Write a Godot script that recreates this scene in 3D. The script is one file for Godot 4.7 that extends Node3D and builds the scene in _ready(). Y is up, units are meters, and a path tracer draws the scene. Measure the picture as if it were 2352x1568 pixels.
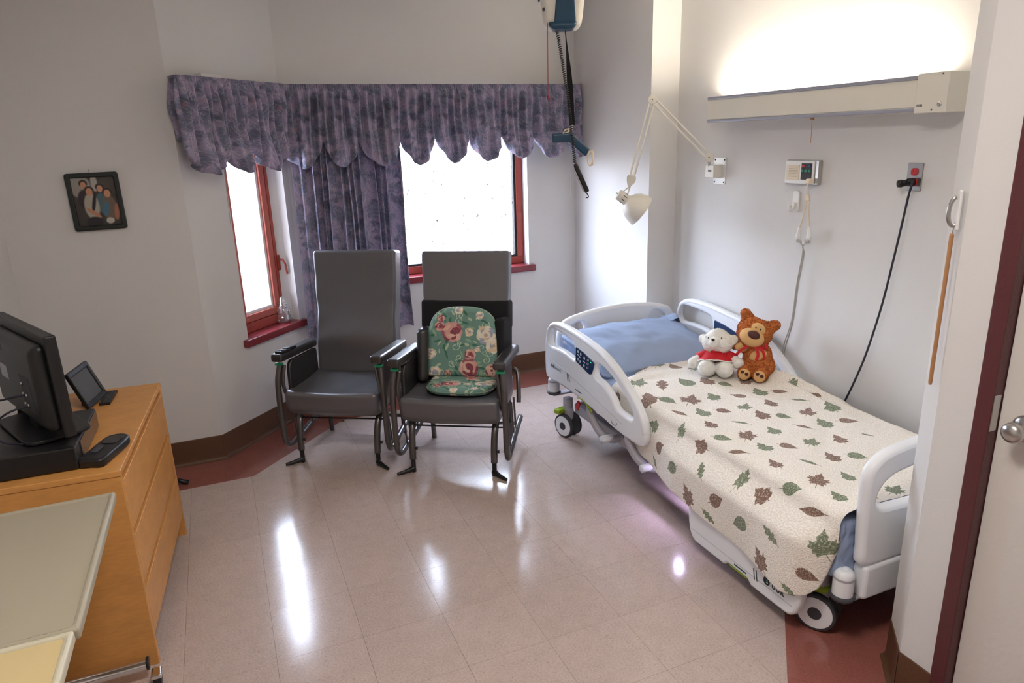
extends Node3D
# A bedroom in a care home: bed alcove on the right, two glider chairs by the window, dresser with television on the left.

const UPV := Vector3(0, 1, 0)
const WALL_TOP := 2.75
const Z_PICTURE := -4.115
const Z_BACK := -4.71
const X_FAR := 2.50
const X_BED := 2.70
const Z_STEP := -3.727
const X_LEFT := -0.97
const X_DOOR := 1.812
const C1 := Vector2(1.923, -1.352)
const C2 := Vector2(1.812, -1.230)
const CORNER_A := Vector2(-0.142, -4.115)
const CORNER_B := Vector2(0.453, -4.71)

var M := {}
var used := {}
var rng := RandomNumberGenerator.new()

# ------------------------------------------------------------------ geometry
class Geo:
	var vs := PackedVector3Array()
	var us := PackedVector2Array()
	var gs := PackedInt32Array()
	var group := 0
	func _init(smooth := true) -> void:
		group = 0 if smooth else -1
	func tri(a: Vector3, b: Vector3, c: Vector3, ua := Vector2.ZERO, ub := Vector2.ZERO, uc := Vector2.ZERO) -> void:
		vs.append(a); vs.append(b); vs.append(c)
		us.append(ua); us.append(ub); us.append(uc)
		gs.append(group)
	func quad(a: Vector3, b: Vector3, c: Vector3, d: Vector3, ua := Vector2.ZERO, ub := Vector2.ZERO, uc := Vector2.ZERO, ud := Vector2.ZERO) -> void:
		tri(a, b, c, ua, ub, uc); tri(a, c, d, ua, uc, ud)
	# normals weighted by area, averaged where triangles of one smoothing group meet
	func done() -> ArrayMesh:
		var n := gs.size()
		var faces := PackedVector3Array()
		faces.resize(n)
		var sums := {}
		var keys := PackedVector3Array()
		keys.resize(n * 3)
		for i in n:
			var a := vs[i * 3]
			var f := (vs[i * 3 + 2] - a).cross(vs[i * 3 + 1] - a)
			faces[i] = f
			if gs[i] < 0: continue
			var off := Vector3(gs[i] * 100.0, 0, 0)
			for k in 3:
				var key := (vs[i * 3 + k] * 20000.0).round() + off * 20000.0
				keys[i * 3 + k] = key
				sums[key] = sums.get(key, Vector3.ZERO) + f
		var ns := PackedVector3Array()
		ns.resize(n * 3)
		for i in n:
			for k in 3:
				var v: Vector3 = faces[i] if gs[i] < 0 else sums[keys[i * 3 + k]]
				v = v.normalized()
				ns[i * 3 + k] = v if v != Vector3.ZERO else Vector3.UP
		var arr := []
		arr.resize(Mesh.ARRAY_MAX)
		arr[Mesh.ARRAY_VERTEX] = vs
		arr[Mesh.ARRAY_NORMAL] = ns
		arr[Mesh.ARRAY_TEX_UV] = us
		var m := ArrayMesh.new()
		m.add_surface_from_arrays(Mesh.PRIMITIVE_TRIANGLES, arr)
		return m
	# box from corner to corner in the frame t
	func box(t: Transform3D, lo: Vector3, hi: Vector3) -> Geo:
		var p := []
		for i in 8:
			p.append(t * Vector3(hi.x if i & 1 else lo.x, hi.y if i & 2 else lo.y, hi.z if i & 4 else lo.z))
		for f in [[4, 6, 7, 5], [1, 3, 2, 0], [0, 2, 6, 4], [5, 7, 3, 1], [6, 2, 3, 7], [0, 4, 5, 1]]:
			quad(p[f[0]], p[f[1]], p[f[2]], p[f[3]], Vector2(0, 1), Vector2(0, 0), Vector2(1, 0), Vector2(1, 1))
		return self
	# box with rounded edges, centred in t
	func rbox(t: Transform3D, size: Vector3, r: float, n := 2, sub := Vector3i(1, 1, 1), deform = null) -> Geo:
		var h := size / 2.0
		r = minf(r, minf(h.x, minf(h.y, h.z)) * 0.999)
		var axes := []
		for k in 3:
			var c: Array = []
			for i in n + 1: c.append(-h[k] + r * i / n)
			var s: int = sub[k]
			for i in range(1, s): c.append(-h[k] + r + (2 * h[k] - 2 * r) * i / s)
			for i in n + 1: c.append(h[k] - r + r * i / n)
			axes.append(c)
		var core := h - Vector3(r, r, r)
		for f in 6:
			var k := f / 2
			var a := (k + 1) % 3
			var b := (k + 2) % 3
			var side := 1.0 if f % 2 == 0 else -1.0
			var ca: Array = axes[a]
			var cb: Array = axes[b]
			var rows := []
			for i in ca.size():
				var row := []
				for j in cb.size():
					var p := Vector3.ZERO
					p[k] = side * h[k]; p[a] = ca[i]; p[b] = cb[j]
					var q := p.clamp(-core, core)
					p = q + (p - q).normalized() * r
					if deform != null: p = deform.call(p)
					row.append(t * p)
				rows.append(row)
			for i in ca.size() - 1:
				for j in cb.size() - 1:
					var u0 := Vector2(float(i) / (ca.size() - 1), float(j) / (cb.size() - 1))
					var u1 := Vector2(float(i + 1) / (ca.size() - 1), float(j + 1) / (cb.size() - 1))
					if side > 0: quad(rows[i][j], rows[i][j + 1], rows[i + 1][j + 1], rows[i + 1][j], u0, Vector2(u0.x, u1.y), u1, Vector2(u1.x, u0.y))
					else: quad(rows[i][j], rows[i + 1][j], rows[i + 1][j + 1], rows[i][j + 1], u0, Vector2(u1.x, u0.y), u1, Vector2(u0.x, u1.y))
		return self
	func tube(pts: Array, rad, sides := 10, caps := true) -> Geo:
		var n := pts.size()
		var up := Vector3.UP
		var d0: Vector3 = (pts[1] - pts[0]).normalized()
		if absf(d0.dot(up)) > 0.9: up = Vector3.RIGHT
		var x := d0.cross(up).normalized()
		var rings := []
		for i in n:
			var d: Vector3 = (pts[mini(i + 1, n - 1)] - pts[maxi(i - 1, 0)]).normalized()
			x = (x - d * x.dot(d)).normalized()
			var y := d.cross(x)
			var r: float = rad[i] if rad is Array else rad
			var ring := []
			for s in sides:
				var a := TAU * s / sides
				ring.append(pts[i] + (x * cos(a) + y * sin(a)) * r)
			rings.append(ring)
		for i in n - 1:
			for s in sides:
				var s2 := (s + 1) % sides
				quad(rings[i][s], rings[i][s2], rings[i + 1][s2], rings[i + 1][s], Vector2(float(s) / sides, float(i) / n), Vector2(float(s + 1) / sides, float(i) / n), Vector2(float(s + 1) / sides, float(i + 1) / n), Vector2(float(s) / sides, float(i + 1) / n))
		if caps:
			for s in sides:
				var s2 := (s + 1) % sides
				tri(pts[0], rings[0][s2], rings[0][s])
				tri(pts[n - 1], rings[n - 1][s], rings[n - 1][s2])
		return self
	func lathe(t: Transform3D, prof: Array, seg := 24) -> Geo:
		for i in prof.size() - 1:
			for s in seg:
				var a := TAU * s / seg
				var b := TAU * (s + 1) / seg
				var p: Vector2 = prof[i]
				var q: Vector2 = prof[i + 1]
				quad(t * Vector3(p.x * cos(a), p.y, p.x * sin(a)), t * Vector3(q.x * cos(a), q.y, q.x * sin(a)), t * Vector3(q.x * cos(b), q.y, q.x * sin(b)), t * Vector3(p.x * cos(b), p.y, p.x * sin(b)), Vector2(float(s) / seg, 0), Vector2(float(s) / seg, 1), Vector2(float(s + 1) / seg, 1), Vector2(float(s + 1) / seg, 0))
		return self
	func ball(t: Transform3D, r: Vector3, seg := 16) -> Geo:
		var prof := []
		for i in seg / 2 + 1:
			var a := PI * i / (seg / 2) - PI / 2
			prof.append(Vector2(cos(a), sin(a)))
		return lathe(t * Transform3D(Basis.from_scale(r), Vector3.ZERO), prof, seg)
	# plate with rounded edges: outline in the xy plane of t, holes cut through, thickness th about z = 0
	func slab(t: Transform3D, outer: PackedVector2Array, holes: Array, th: float, bev: float, n := 2) -> Geo:
		var loops := []
		var lo := Vector2(1e9, 1e9)
		var hi := -lo
		for p in outer:
			lo = lo.min(p); hi = hi.max(p)
		for k in holes.size() + 1:
			var c: PackedVector2Array = outer if k == 0 else holes[k - 1]
			if Geometry2D.is_polygon_clockwise(c) != (k > 0): c.reverse()
			loops.append(c)
		var rings := []
		for c in loops:
			var m: int = c.size()
			var nrm := []
			for i in m:
				var e0: Vector2 = (c[i] - c[(i + m - 1) % m]).normalized()
				var e1: Vector2 = (c[(i + 1) % m] - c[i]).normalized()
				var nn := (e0.orthogonal() + e1.orthogonal())
				nn = nn.normalized() / maxf(0.5, sqrt((1.0 + e0.dot(e1)) / 2.0))
				nrm.append(nn)
			rings.append(nrm)
		# find which way points out
		var sgn := 1.0
		var test: Vector2 = loops[0][0] + rings[0][0] * 1e-4
		if Geometry2D.is_point_in_polygon(test, loops[0]): sgn = -1.0
		var uvof := func(p: Vector2) -> Vector2: return Vector2((p.x - lo.x) / (hi.x - lo.x), 1.0 - (p.y - lo.y) / (hi.y - lo.y))
		var inset := PackedVector2Array()
		var starts := []
		var inner := []
		for k in loops.size():
			starts.append(inset.size())
			var one := PackedVector2Array()
			for i in loops[k].size():
				var q: Vector2 = loops[k][i] - rings[k][i] * sgn * bev
				inset.append(q); one.append(q)
			inner.append(one)
		var tris := Geometry2D.triangulate_delaunay(inset)
		for i in range(0, tris.size(), 3):
			var a := inset[tris[i]]
			var b := inset[tris[i + 1]]
			var c := inset[tris[i + 2]]
			var m := (a + b + c) / 3.0
			if not Geometry2D.is_point_in_polygon(m, inner[0]): continue
			var cut := false
			for k in range(1, inner.size()):
				if Geometry2D.is_point_in_polygon(m, inner[k]): cut = true
			if cut: continue
			if (b - a).cross(c - a) > 0:
				var sw := b
				b = c; c = sw
			for z in [th / 2, -th / 2]:
				group = 1 if z > 0 else 2
				var pa := t * Vector3(a.x, a.y, z)
				var pb := t * Vector3(b.x, b.y, z)
				var pc := t * Vector3(c.x, c.y, z)
				if z > 0: tri(pa, pb, pc, uvof.call(a), uvof.call(b), uvof.call(c))
				else: tri(pa, pc, pb, uvof.call(a), uvof.call(c), uvof.call(b))
		group = 0
		var levels := []
		for k in n + 1:
			var a := PI / 2 * k / n
			levels.append(Vector2(bev * (1 - sin(a)), th / 2 - bev * (1 - cos(a))))
		for k in n + 1:
			var l: Vector2 = levels[n - k]
			levels.append(Vector2(l.x, -l.y))
		for k in loops.size():
			var m: int = loops[k].size()
			for i in m:
				var j := (i + 1) % m
				for l in levels.size() - 1:
					var a0: Vector2 = loops[k][i] - rings[k][i] * sgn * levels[l].x
					var b0: Vector2 = loops[k][j] - rings[k][j] * sgn * levels[l].x
					var a1: Vector2 = loops[k][i] - rings[k][i] * sgn * levels[l + 1].x
					var b1: Vector2 = loops[k][j] - rings[k][j] * sgn * levels[l + 1].x
					var A := t * Vector3(a0.x, a0.y, levels[l].y)
					var B := t * Vector3(b0.x, b0.y, levels[l].y)
					var C := t * Vector3(b1.x, b1.y, levels[l + 1].y)
					var D := t * Vector3(a1.x, a1.y, levels[l + 1].y)
					quad(A, D, C, B, uvof.call(a0), uvof.call(a1), uvof.call(b1), uvof.call(b0))
		return self
	func sheet(nu: int, nv: int, f: Callable) -> Geo:   # f(u, v) -> [point, uv]
		var rows := []
		for i in nu + 1:
			var row := []
			for j in nv + 1: row.append(f.call(float(i) / nu, float(j) / nv))
			rows.append(row)
		for i in nu:
			for j in nv:
				var a: Array = rows[i][j]
				var b: Array = rows[i + 1][j]
				var c: Array = rows[i + 1][j + 1]
				var d: Array = rows[i][j + 1]
				quad(a[0], b[0], c[0], d[0], a[1], b[1], c[1], d[1])
		return self
	func prism(poly: PackedVector2Array, y0: float, y1: float) -> Geo:   # outline in x, z
		var idx := Geometry2D.triangulate_polygon(poly)
		for i in range(0, idx.size(), 3):
			var a := poly[idx[i]]
			var b := poly[idx[i + 1]]
			var c := poly[idx[i + 2]]
			if (b - a).cross(c - a) < 0:
				var s := b
				b = c; c = s
			tri(Vector3(a.x, y1, a.y), Vector3(b.x, y1, b.y), Vector3(c.x, y1, c.y), a, b, c)
			tri(Vector3(a.x, y0, a.y), Vector3(c.x, y0, c.y), Vector3(b.x, y0, b.y), a, c, b)
		var p := poly
		if Geometry2D.is_polygon_clockwise(p): p.reverse()
		for i in p.size():
			var a := p[i]
			var b := p[(i + 1) % p.size()]
			quad(Vector3(a.x, y0, a.y), Vector3(b.x, y0, b.y), Vector3(b.x, y1, b.y), Vector3(a.x, y1, a.y))
		return self

# smooth closed or open curve through points
func curve2(pts: Array, step := 0.012, closed := true) -> PackedVector2Array:
	var out := PackedVector2Array()
	var n := pts.size()
	for i in (n if closed else n - 1):
		var a: Vector2 = pts[(i + n - 1) % n] if closed else pts[maxi(i - 1, 0)]
		var b: Vector2 = pts[i]
		var c: Vector2 = pts[(i + 1) % n]
		var d: Vector2 = pts[(i + 2) % n] if closed else pts[mini(i + 2, n - 1)]
		var k := maxi(1, int(ceil(b.distance_to(c) / step)))
		for j in k: out.append(b.cubic_interpolate(c, a, d, float(j) / k))
	if not closed: out.append(pts[n - 1])
	return out

func curve3(pts: Array, k := 8) -> Array:
	var out := []
	var n := pts.size()
	for i in n - 1:
		var a: Vector3 = pts[maxi(i - 1, 0)]
		var b: Vector3 = pts[i]
		var c: Vector3 = pts[i + 1]
		var d: Vector3 = pts[mini(i + 2, n - 1)]
		for j in k: out.append(b.cubic_interpolate(c, a, d, float(j) / k))
	out.append(pts[n - 1])
	return out

# polygon whose corners are rounded by radius r
func round_poly(pts: Array, r: float, k := 5, step := 0.03) -> PackedVector2Array:
	var raw := PackedVector2Array()
	var n := pts.size()
	for i in n:
		var p: Vector2 = pts[i]
		var a: Vector2 = pts[(i + n - 1) % n]
		var b: Vector2 = pts[(i + 1) % n]
		var rr := minf(r, minf(p.distance_to(a), p.distance_to(b)) * 0.48)
		var p0 := p + (a - p).normalized() * rr
		var p1 := p + (b - p).normalized() * rr
		for j in k + 1:
			var t := float(j) / k
			raw.append(p0.lerp(p, t).lerp(p.lerp(p1, t), t))
	var out := PackedVector2Array()
	for i in raw.size():
		var a := raw[i]
		var b := raw[(i + 1) % raw.size()]
		var m := maxi(1, int(ceil(a.distance_to(b) / step)))
		for j in m: out.append(a.lerp(b, float(j) / m))
	return out

func rect(w: float, h: float, r: float, step := 0.03) -> PackedVector2Array:
	return round_poly([Vector2(-w / 2, -h / 2), Vector2(w / 2, -h / 2), Vector2(w / 2, h / 2), Vector2(-w / 2, h / 2)], r, 4, step)

# a soft body from capsules [a, b, ra, rb], joined smoothly, as surface nets
func soft_body(caps: Array, cell: float, k: float, bump := 0.0) -> ArrayMesh:
	var lo := Vector3(1e9, 1e9, 1e9)
	var hi := -lo
	for c in caps:
		var r := maxf(c[2], c[3]) + 2.5 * cell
		lo = lo.min(c[0] - Vector3.ONE * r).min(c[1] - Vector3.ONE * r)
		hi = hi.max(c[0] + Vector3.ONE * r).max(c[1] + Vector3.ONE * r)
	var nx := int(ceil((hi.x - lo.x) / cell)) + 1
	var ny := int(ceil((hi.y - lo.y) / cell)) + 1
	var nz := int(ceil((hi.z - lo.z) / cell)) + 1
	var noise := FastNoiseLite.new()
	noise.seed = 7
	noise.frequency = 60.0
	var f := PackedFloat32Array()
	f.resize(nx * ny * nz)
	var at := 0
	for z in nz:
		for y in ny:
			for x in nx:
				var p := lo + Vector3(x, y, z) * cell
				var d := 1e3
				for c in caps:
					var a: Vector3 = c[0]
					var ba: Vector3 = c[1] - a
					var l := ba.length_squared()
					var h := clampf((p - a).dot(ba) / l, 0.0, 1.0) if l > 0.0 else 0.0
					var e: float = (p - a - ba * h).length() - lerpf(c[2], c[3], h)
					var m := maxf(k - absf(d - e), 0.0) / k
					d = minf(d, e) - m * m * k * 0.25
				if bump > 0.0 and absf(d) < 0.03: d += noise.get_noise_3dv(p) * bump
				f[at] = d
				at += 1
	var ids := {}
	var verts := []
	for z in nz - 1:
		for y in ny - 1:
			for x in nx - 1:
				var i0 := (z * ny + y) * nx + x
				var s := 0
				var vals := []
				for q in 8:
					var vv := f[i0 + (q & 1) + ((q >> 1) & 1) * nx + ((q >> 2) & 1) * nx * ny]
					vals.append(vv)
					if vv < 0.0: s += 1
				if s == 0 or s == 8: continue
				var sum := Vector3.ZERO
				var n := 0
				for e in [[0, 1], [2, 3], [4, 5], [6, 7], [0, 2], [1, 3], [4, 6], [5, 7], [0, 4], [1, 5], [2, 6], [3, 7]]:
					var va: float = vals[e[0]]
					var vb: float = vals[e[1]]
					if (va < 0.0) == (vb < 0.0): continue
					var pa := Vector3(e[0] & 1, (e[0] >> 1) & 1, (e[0] >> 2) & 1)
					var pb := Vector3(e[1] & 1, (e[1] >> 1) & 1, (e[1] >> 2) & 1)
					sum += pa.lerp(pb, va / (va - vb))
					n += 1
				ids[i0] = verts.size()
				verts.append(lo + (Vector3(x, y, z) + sum / n) * cell)
	var g := Geo.new()
	for z in range(1, nz - 1):
		for y in range(1, ny - 1):
			for x in range(1, nx - 1):
				var i0 := (z * ny + y) * nx + x
				for ax in 3:
					var st: int = [1, nx, nx * ny][ax]
					var b: int = [nx, nx * ny, 1][ax]
					var c: int = [nx * ny, 1, nx][ax]
					var v0 := f[i0]
					var v1 := f[i0 + st]
					if (v0 < 0.0) == (v1 < 0.0): continue
					var q := [i0, i0 - b, i0 - b - c, i0 - c]
					var ok := true
					for i in q:
						if not ids.has(i): ok = false
					if not ok: continue
					var P := []
					for i in q: P.append(verts[ids[i]])
					if v0 < 0.0: g.quad(P[0], P[1], P[2], P[3])
					else: g.quad(P[0], P[3], P[2], P[1])
	return g.done()

# ------------------------------------------------------------------ scene helpers
func numbered(n: String) -> String:
	used[n] = used.get(n, -1) + 1
	return n if used[n] == 0 else "%s_%03d" % [n, used[n]]

func at(p: Vector3, b := Basis()) -> Transform3D:
	return Transform3D(b, p)

func yaw(deg: float) -> Basis:
	return Basis(UPV, deg_to_rad(deg))

# basis whose z points along d and whose y is close to up
func look(d: Vector3, up := UPV) -> Basis:
	var z := d.normalized()
	if absf(z.dot(up)) > 0.99: up = Vector3.RIGHT
	var x := up.cross(z).normalized()
	return Basis(x, z.cross(x), z)

func thing(called: String, label: String, category: String, t := Transform3D(), group := "") -> Node3D:
	var o := Node3D.new()
	o.name = numbered(called)
	add_child(o, true)
	o.transform = t
	tag(o, label, category, group)
	return o

func tag(o: Node, label: String, category: String, group := "", kind := "") -> void:
	if label: o.set_meta("label", label)
	if category: o.set_meta("category", category)
	if group: o.set_meta("group", group)
	if kind: o.set_meta("kind", kind)

func world_of(n: Node) -> Transform3D:
	var t := Transform3D()
	while n != self and n is Node3D:
		t = n.transform * t
		n = n.get_parent()
	return t

# t is given in the parent's own frame
func part(p: Node, called: String, mesh: Mesh, m: Material, t := Transform3D(), label := "") -> MeshInstance3D:
	var o := MeshInstance3D.new()
	o.name = numbered(called) if p == self else called
	o.mesh = mesh
	o.material_override = m
	o.transform = t
	if label: o.set_meta("label", label)
	p.add_child(o, true)
	return o

# geometry written in world coordinates, hung under p
func wpart(p: Node, called: String, mesh: Mesh, m: Material, label := "") -> MeshInstance3D:
	return part(p, called, mesh, m, world_of(p).affine_inverse(), label)

func structure(called: String, mesh: Mesh, m: Material) -> MeshInstance3D:
	var o := part(self, called, mesh, m)
	o.set_meta("kind", "structure")
	return o

func lettering(p: Node, called: String, text: String, size: float, m: Material, t: Transform3D, bold := false) -> void:
	var tm := TextMesh.new()
	var sf := SystemFont.new()
	sf.font_names = PackedStringArray(["Droid Sans"])
	if bold: sf.font_weight = 700
	tm.font = sf
	tm.text = text
	tm.font_size = 32
	tm.pixel_size = size / 32.0
	tm.depth = 0.0006
	part(p, called, tm, m, t)

# ------------------------------------------------------------------ materials
func srgb(r: int, g: int, b: int) -> Color:
	return Color(r / 255.0, g / 255.0, b / 255.0)

func mat(c: Color, rough := 0.6, metal := 0.0) -> StandardMaterial3D:
	var m := StandardMaterial3D.new()
	m.albedo_color = c
	m.roughness = rough
	m.metallic = metal
	return m

func bumpy(m: StandardMaterial3D, freq: float, metres: float, strength: float, sd := 1, world := true) -> StandardMaterial3D:
	var n := FastNoiseLite.new()
	n.seed = sd
	n.frequency = freq
	n.fractal_octaves = 3
	var im := n.get_seamless_image(256, 256)
	im.convert(Image.FORMAT_RGBA8)
	im.bump_map_to_normal_map(4.0)
	m.normal_enabled = true
	m.normal_texture = ImageTexture.create_from_image(im)
	m.normal_scale = strength
	m.uv1_triplanar = true
	m.uv1_world_triplanar = world
	m.uv1_scale = Vector3.ONE / metres
	return m

func noise_at(freq: float, sd: int, oct := 4) -> FastNoiseLite:
	var n := FastNoiseLite.new()
	n.seed = sd
	n.frequency = freq
	n.fractal_octaves = oct
	return n

func tile_picture(base: Color, sd: int, lite: Color, dark: Color) -> ImageTexture:
	var n := 1024
	var im := Image.create(n, n, false, Image.FORMAT_RGBA8)
	var a := noise_at(0.012, sd).get_seamless_image(n, n)
	var b := noise_at(0.12, sd + 1, 2).get_seamless_image(n, n)
	var data := PackedByteArray()
	data.resize(n * n * 4)
	var da := a.get_data()
	var db := b.get_data()
	for i in n * n:
		var k := 1.0 + (da[i] - 128) / 128.0 * 0.02 + (db[i] - 128) / 128.0 * 0.06
		data[i * 4] = clampi(int(base.r * 255 * k), 0, 255)
		data[i * 4 + 1] = clampi(int(base.g * 255 * k), 0, 255)
		data[i * 4 + 2] = clampi(int(base.b * 255 * k), 0, 255)
		data[i * 4 + 3] = 255
	im = Image.create_from_data(n, n, false, Image.FORMAT_RGBA8, data)
	var r := RandomNumberGenerator.new()
	r.seed = sd
	for q in 4600:
		var p := Vector2(r.randf() * n, r.randf() * n)
		var ang := r.randfn(0.9, 0.35) + (PI / 2 if r.randf() < 0.45 else 0.0)
		var l := r.randf_range(2.0, 9.0)
		var c := lite if r.randf() < 0.55 else dark
		var strength := r.randf_range(0.12, 0.6)
		for s in int(l):
			var x := posmod(int(p.x + cos(ang) * s), n)
			var y := posmod(int(p.y + sin(ang) * s), n)
			im.set_pixel(x, y, im.get_pixel(x, y).lerp(c, strength))
	return ImageTexture.create_from_image(im)

# marbled drapery print: slate and mauve with pale scratches and a few coral flecks
func drape_picture() -> ImageTexture:
	var n := 768
	var a := noise_at(0.008, 11).get_seamless_image(n, n).get_data()
	var b := noise_at(0.02, 12, 5).get_seamless_image(n, n).get_data()
	var c := noise_at(0.006, 13, 3).get_seamless_image(n, n).get_data()
	var data := PackedByteArray()
	data.resize(n * n * 4)
	for i in n * n:
		var t := smoothstep(90, 170, a[i])
		var col := Color(0.46, 0.47, 0.56).lerp(Color(0.61, 0.57, 0.67), t)
		var vein := 1.0 - absf(b[i] - 128.0) / 11.0
		if vein > 0: col = col.lerp(Color(0.80, 0.77, 0.82), vein * 0.5)
		var dark := smoothstep(150, 200, c[i])
		col = col.lerp(Color(0.34, 0.35, 0.43), dark * 0.7)
		data[i * 4] = int(col.r * 255); data[i * 4 + 1] = int(col.g * 255); data[i * 4 + 2] = int(col.b * 255); data[i * 4 + 3] = 255
	var im := Image.create_from_data(n, n, false, Image.FORMAT_RGBA8, data)
	var r := RandomNumberGenerator.new()
	r.seed = 5
	for q in 2200:   # short brush strokes that run side by side like grass
		var p := Vector2(r.randf() * n, r.randf() * n)
		var cl := int(p.x / 96) + int(p.y / 96) * 5
		var ang := 0.5 + 1.6 * fmod(cl * 0.37, 1.0)
		var col := Color(0.82, 0.79, 0.84) if r.randf() < 0.6 else Color(0.26, 0.27, 0.34)
		if r.randf() < 0.08: col = Color(0.80, 0.56, 0.56)
		if r.randf() < 0.05: col = Color(0.76, 0.70, 0.58)
		var l := int(r.randf_range(8, 34))
		for s in l:
			ang += r.randf_range(-0.05, 0.05)
			p += Vector2(cos(ang), sin(ang))
			var x := posmod(int(p.x), n)
			var y := posmod(int(p.y), n)
			im.set_pixel(x, y, im.get_pixel(x, y).lerp(col, 0.6))
			im.set_pixel((x + 1) % n, y, im.get_pixel((x + 1) % n, y).lerp(col, 0.35))
	for q in 12:
		var p := Vector2i(r.randi_range(0, n - 1), r.randi_range(0, n - 1))
		var s := r.randf_range(8, 18)
		for y in range(-20, 21):
			for x in range(-20, 21):
				var d := Vector2(x, y * 0.6).length() / s
				if d < 1.0:
					var X := posmod(p.x + x, n)
					var Y := posmod(p.y + y, n)
					im.set_pixel(X, Y, im.get_pixel(X, Y).lerp(Color(0.78, 0.55, 0.58), (1 - d) * 0.55))
	return ImageTexture.create_from_image(im)

func blob(im: Image, c: Vector2, r: Vector2, ang: float, col: Color, alpha := 1.0) -> void:
	var m := int(maxf(r.x, r.y)) + 2
	for y in range(maxi(0, int(c.y) - m), mini(im.get_height(), int(c.y) + m + 1)):
		for x in range(maxi(0, int(c.x) - m), mini(im.get_width(), int(c.x) + m + 1)):
			var p := (Vector2(x, y) - c).rotated(-ang)
			var d := Vector2(p.x / r.x, p.y / r.y).length()
			if d < 1.0: im.set_pixel(x, y, im.get_pixel(x, y).lerp(col, alpha * clampf((1.0 - d) * 6.0, 0.0, 1.0)))

func rose(im: Image, c: Vector2, s: float, cols: Array, r: RandomNumberGenerator) -> void:
	for ring in 3:
		var k := 9 - ring * 2
		var rad := s * (0.72 - ring * 0.25)
		for i in k:
			var a := TAU * i / k + ring * 0.4 + r.randf() * 0.25
			var col: Color = cols[r.randi() % cols.size()]
			blob(im, c + Vector2(cos(a), sin(a)) * rad, Vector2(s * 0.36, s * 0.26), a + PI / 2, col, 0.95)
			blob(im, c + Vector2(cos(a), sin(a)) * (rad - s * 0.08), Vector2(s * 0.22, s * 0.12), a + PI / 2, col.lightened(0.25), 0.7)
	blob(im, c, Vector2(s * 0.22, s * 0.2), 0.0, cols[0].darkened(0.25), 0.9)

func floral_picture(sd: int) -> ImageTexture:
	var n := 512
	var im := Image.create(n, n, false, Image.FORMAT_RGBA8)
	im.fill(srgb(112, 148, 138))
	var r := RandomNumberGenerator.new()
	r.seed = sd
	for q in 1600: blob(im, Vector2(r.randf() * n, r.randf() * n), Vector2(3, 1.4), r.randf() * PI, srgb(128, 164, 152), 0.35)
	var green := [srgb(60, 112, 90), srgb(150, 180, 145), srgb(190, 204, 170)]
	for q in 14:    # curling tendrils
		var c := Vector2(r.randf() * n, r.randf() * n)
		var a0 := r.randf() * TAU
		var s := r.randf_range(22, 44)
		for i in 70:
			var t := i / 70.0
			blob(im, c + Vector2(cos(a0 + t * 8), sin(a0 + t * 8)) * s * (1 - t * 0.85), Vector2(3.2, 3.2), 0, srgb(196, 212, 184), 0.8)
	for q in 70:
		var c := Vector2(r.randf() * n, r.randf() * n)
		var a := r.randf() * TAU
		blob(im, c, Vector2(r.randf_range(16, 32), r.randf_range(6, 11)), a, green[r.randi() % 3], 0.9)
	var pink := [srgb(165, 88, 98), srgb(214, 160, 152), srgb(230, 190, 172), srgb(140, 64, 78), srgb(222, 176, 160)]
	var cream := [srgb(232, 220, 195), srgb(225, 200, 165), srgb(160, 165, 185), srgb(238, 230, 214)]
	for f in [[0.36, 0.36, 62, 0], [0.18, 0.28, 30, 0], [0.2, 0.17, 22, 0], [0.84, 0.4, 56, 1], [0.95, 0.55, 46, 1], [0.6, 0.87, 58, 0], [0.62, 0.68, 34, 0], [0.6, 0.36, 26, 1], [0.05, 0.68, 34, 1], [0.12, 0.95, 40, 1], [0.75, 0.12, 24, 1], [0.72, 0.6, 18, 1], [0.3, 0.95, 20, 0], [0.45, 0.05, 26, 1], [0.93, 0.9, 40, 0]]:
		rose(im, Vector2(f[0], f[1]) * n, f[2] * 1.3, pink if f[3] == 0 else cream, r)
	return ImageTexture.create_from_image(im)

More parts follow.
